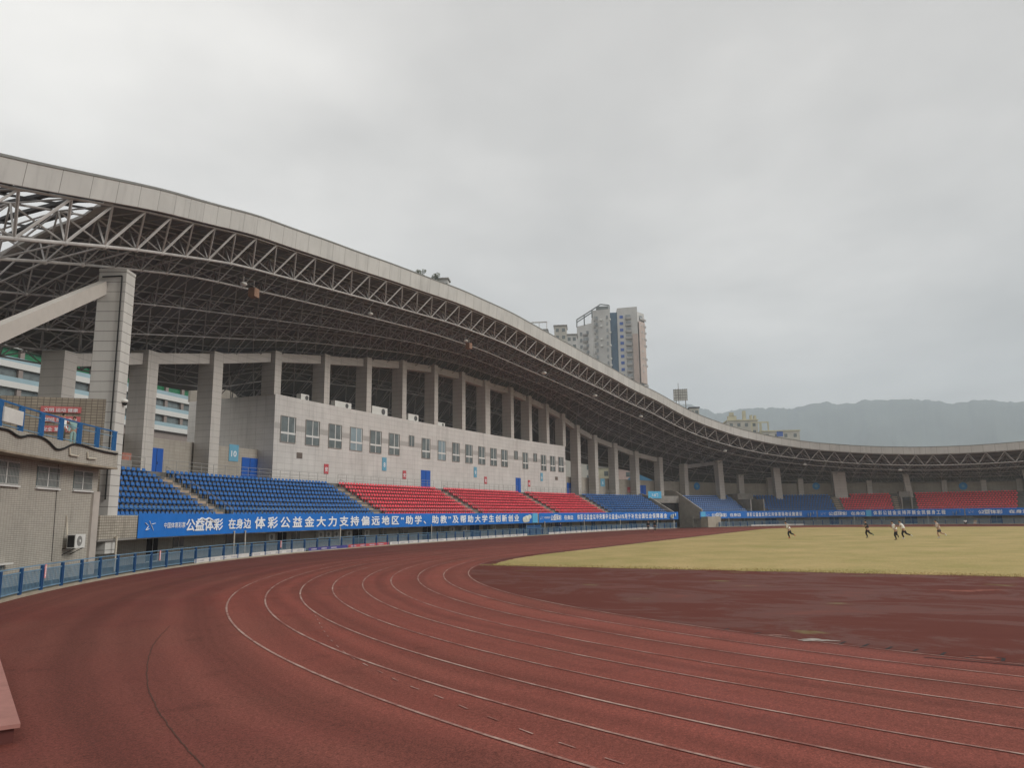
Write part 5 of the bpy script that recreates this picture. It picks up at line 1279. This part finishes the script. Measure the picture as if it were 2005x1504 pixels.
    b = MB(); hx = J['head']; b.ell((hx[0]-.022*k, hx[1], hx[2]+.055*k), (.098*k,.095*k,.09*k), 12, 8); me = b.mesh('hair', True); me.materials.append(m_hair); local_part('hair', me, t_)
    for sd in 'LR':
        a = Vector(J['an'+sd]); c = Vector(J['to'+sd]); dd = (c-a).normalized(); b = MB(); b.tube(a-dd*.05*k+Vector((0,0,-.02)), a+dd*.07*k, .05*k, 8, .05*k, True); b.tube(a+dd*.06*k, c+dd*.03*k, .05*k, 8, .032*k, True); me = b.mesh('shoe', True); me.materials.append(shoes); local_part('shoe', me, t_)
    return t_
def run_pose(ph, lean=.18, back=1.0):
    # one leg on the ground in front, the other trailing high behind
    P_ = dict(pelvis=(0,0,.90), chest=(.06+lean*.7,0,1.30), neck=(.09+lean,0,1.47), head=(.13+lean*1.1,0,1.63))
    L, R2 = ('L','R') if ph else ('R','L'); y = .1 if ph else -.1
    P_['hp'+L] = (0,y,.86); P_['kn'+L] = (.16,y,.48); P_['an'+L] = (.02,y*.7,.10); P_['to'+L] = (.17,y*.7,.04)
    P_['hp'+R2] = (0,-y,.86); P_['kn'+R2] = (-.18*back,-y,.50); P_['an'+R2] = (-.58*back,-y,.46-.1*back); P_['to'+R2] = (-.66*back,-y,.26)
    cx = P_['chest'][0]; y2 = .19 if ph else -.19
    P_['sh'+L] = (cx+.02,y2,1.41); P_['el'+L] = (cx-.20,y2*1.15,1.22); P_['wr'+L] = (cx-.02,y2*1.0,1.06)
    P_['sh'+R2] = (cx+.02,-y2,1.41); P_['el'+R2] = (cx+.08,-y2*1.2,1.13); P_['wr'+R2] = (cx+.30,-y2*.7,1.22)
    return P_
def stand_pose(step=0.):
    P_ = dict(pelvis=(0,0,.95), chest=(.02,0,1.33), neck=(.02,0,1.50), head=(.045,0,1.65))
    for sd, y, s in (('L',.09,1),('R',-.09,-1)):
        P_['hp'+sd] = (0,y,.90); P_['kn'+sd] = (.05+step*.5*s,y,.50); P_['an'+sd] = (step*s,y,.09); P_['to'+sd] = (.15+step*s,y,.04)
        P_['sh'+sd] = (.02,y*2.05,1.43); P_['el'+sd] = (-.02-step*.3*s,y*2.6,1.14); P_['wr'+sd] = (.10-step*.6*s,y*2.4,.90)
    return P_
def sit_pose():
    P_ = dict(pelvis=(0,0,.30), chest=(.06,0,.66), neck=(.09,0,.82), head=(.12,0,.97))
    for sd, y in (('L',.1),('R',-.1)):
        P_['hp'+sd] = (.02,y,.27); P_['kn'+sd] = (.42,y*1.5,.50); P_['an'+sd] = (.50,y*1.4,.09); P_['to'+sd] = (.64,y*1.4,.05)
        P_['sh'+sd] = (.07,y*2,.76); P_['el'+sd] = (.20,y*2.6,.52); P_['wr'+sd] = (.42,y*1.6,.56)
    return P_
HD = YAW-.25+pi/2
m_wh = mat('white_cloth', (.84,.84,.82), .8, noise=.06, nscale=6); m_bk = mat('black_cloth', (.018,.018,.02), .8, noise=.1, nscale=6); m_dg = mat('dark_shorts', (.04,.045,.05), .8, noise=.1); m_pk = mat('pale_pink_cloth', (.66,.56,.52), .8, noise=.06)
m_shw = mat('white_shoe', (.66,.66,.62), .6); m_shr = mat('orange_shoe', (.5,.14,.08), .6); m_shg = mat('green_shoe', (.10,.20,.12), .6)
person('runner in white shirt and black leggings alone at the left of the runners', (36.72,23.4,.012), HD, run_pose(1,.20,.8), m_wh, m_bk, m_shr, 1.86, fat=1.36)
person('runner dressed all in black on the grass', (39.06,15.73,.012), HD-.05, run_pose(0,.03,.75), m_bk, m_bk, m_shg, 1.88, fat=1.36)
person('runner in white shirt and dark trousers overlapping another, nearer one', (32.79,12.84,.012), HD-.1, run_pose(1,.15,.25), m_wh, m_bk, m_bk, 1.84, fat=1.36)
person('runner in white shirt partly hidden behind the nearer white runner', (35.94,12.2,.012), HD-.1, run_pose(0,.17,1.0), m_wh, m_bk, m_shw, 1.88, fat=1.36)
person('runner in pale pink top, dark shorts and white shoes, rightmost on the grass', (38.69,9.0,.012), HD-.15, run_pose(1,.10,.9), m_pk, m_dg, m_shw, 1.86, legskin=True, fat=1.36)
person('person in dark clothes walking on the track, left one of the pair', (70.4,50.3,.002), HD+1.6, stand_pose(.18), m_bk, m_bk, m_shr, 1.76, 'long')
person('person in dark clothes walking on the track, right one of the pair', (70.1,49.1,.002), HD+1.6, stand_pose(-.16), m_bk, m_bk, m_shr, 1.80, 'long')
x, y, _ = at(164.2, .9)
person('person in dark blue clothes standing behind the fence under the second banner', (x,y,0), -1.6, stand_pose(.05), mat('navy_cloth', (.02,.03,.09), .8), m_bk, m_bk, 1.74, 'long')
person('seated person in white top at the far edge of the track', (124.6,2.6,0), pi, sit_pose(), m_wh, m_bk, m_bk, 1.8)
person('seated person in pale brown top at the far edge of the track', (124.3,.9,0), pi*.9, sit_pose(), mat('tan_cloth', (.36,.29,.22), .8), m_pk, m_shr, 1.8, 'long')
x, y, _ = at(76.9, 2.7)
person('person in white and olive top behind the balcony railing, left one', (x,y,6.622), -1.2, stand_pose(0), m_wh, mat('olive_cloth', (.12,.11,.08), .8), m_bk, 1.58, 'long')
x, y, _ = at(78.1, 2.75)
person('person in pale green clothes behind the balcony railing, right one', (x,y,6.622), -2.2, stand_pose(0), mat('mint_cloth', (.30,.46,.44), .8), mat('mint_cloth', (.30,.46,.44), .8), m_shw, 1.55, 'long')

# ---------------------------------------------------------------- haze
hb = MB(); hb.box(1850, 600, -2.0, 4200, 6400, 620)
hm = bpy.data.materials.new('haze_air'); hm.use_nodes = True; t = hm.node_tree; t.nodes.clear()
ho = N(t, 'ShaderNodeOutputMaterial'); pv = N(t, 'ShaderNodeVolumePrincipled'); pv.inputs['Color'].default_value = (.81,.91,1,1); pv.inputs['Density'].default_value = .00032; pv.inputs['Anisotropy'].default_value = 0
t.links.new(pv.outputs[0], ho.inputs['Volume'])
o = hb.build('haze', hm); o['kind'] = 'stuff'
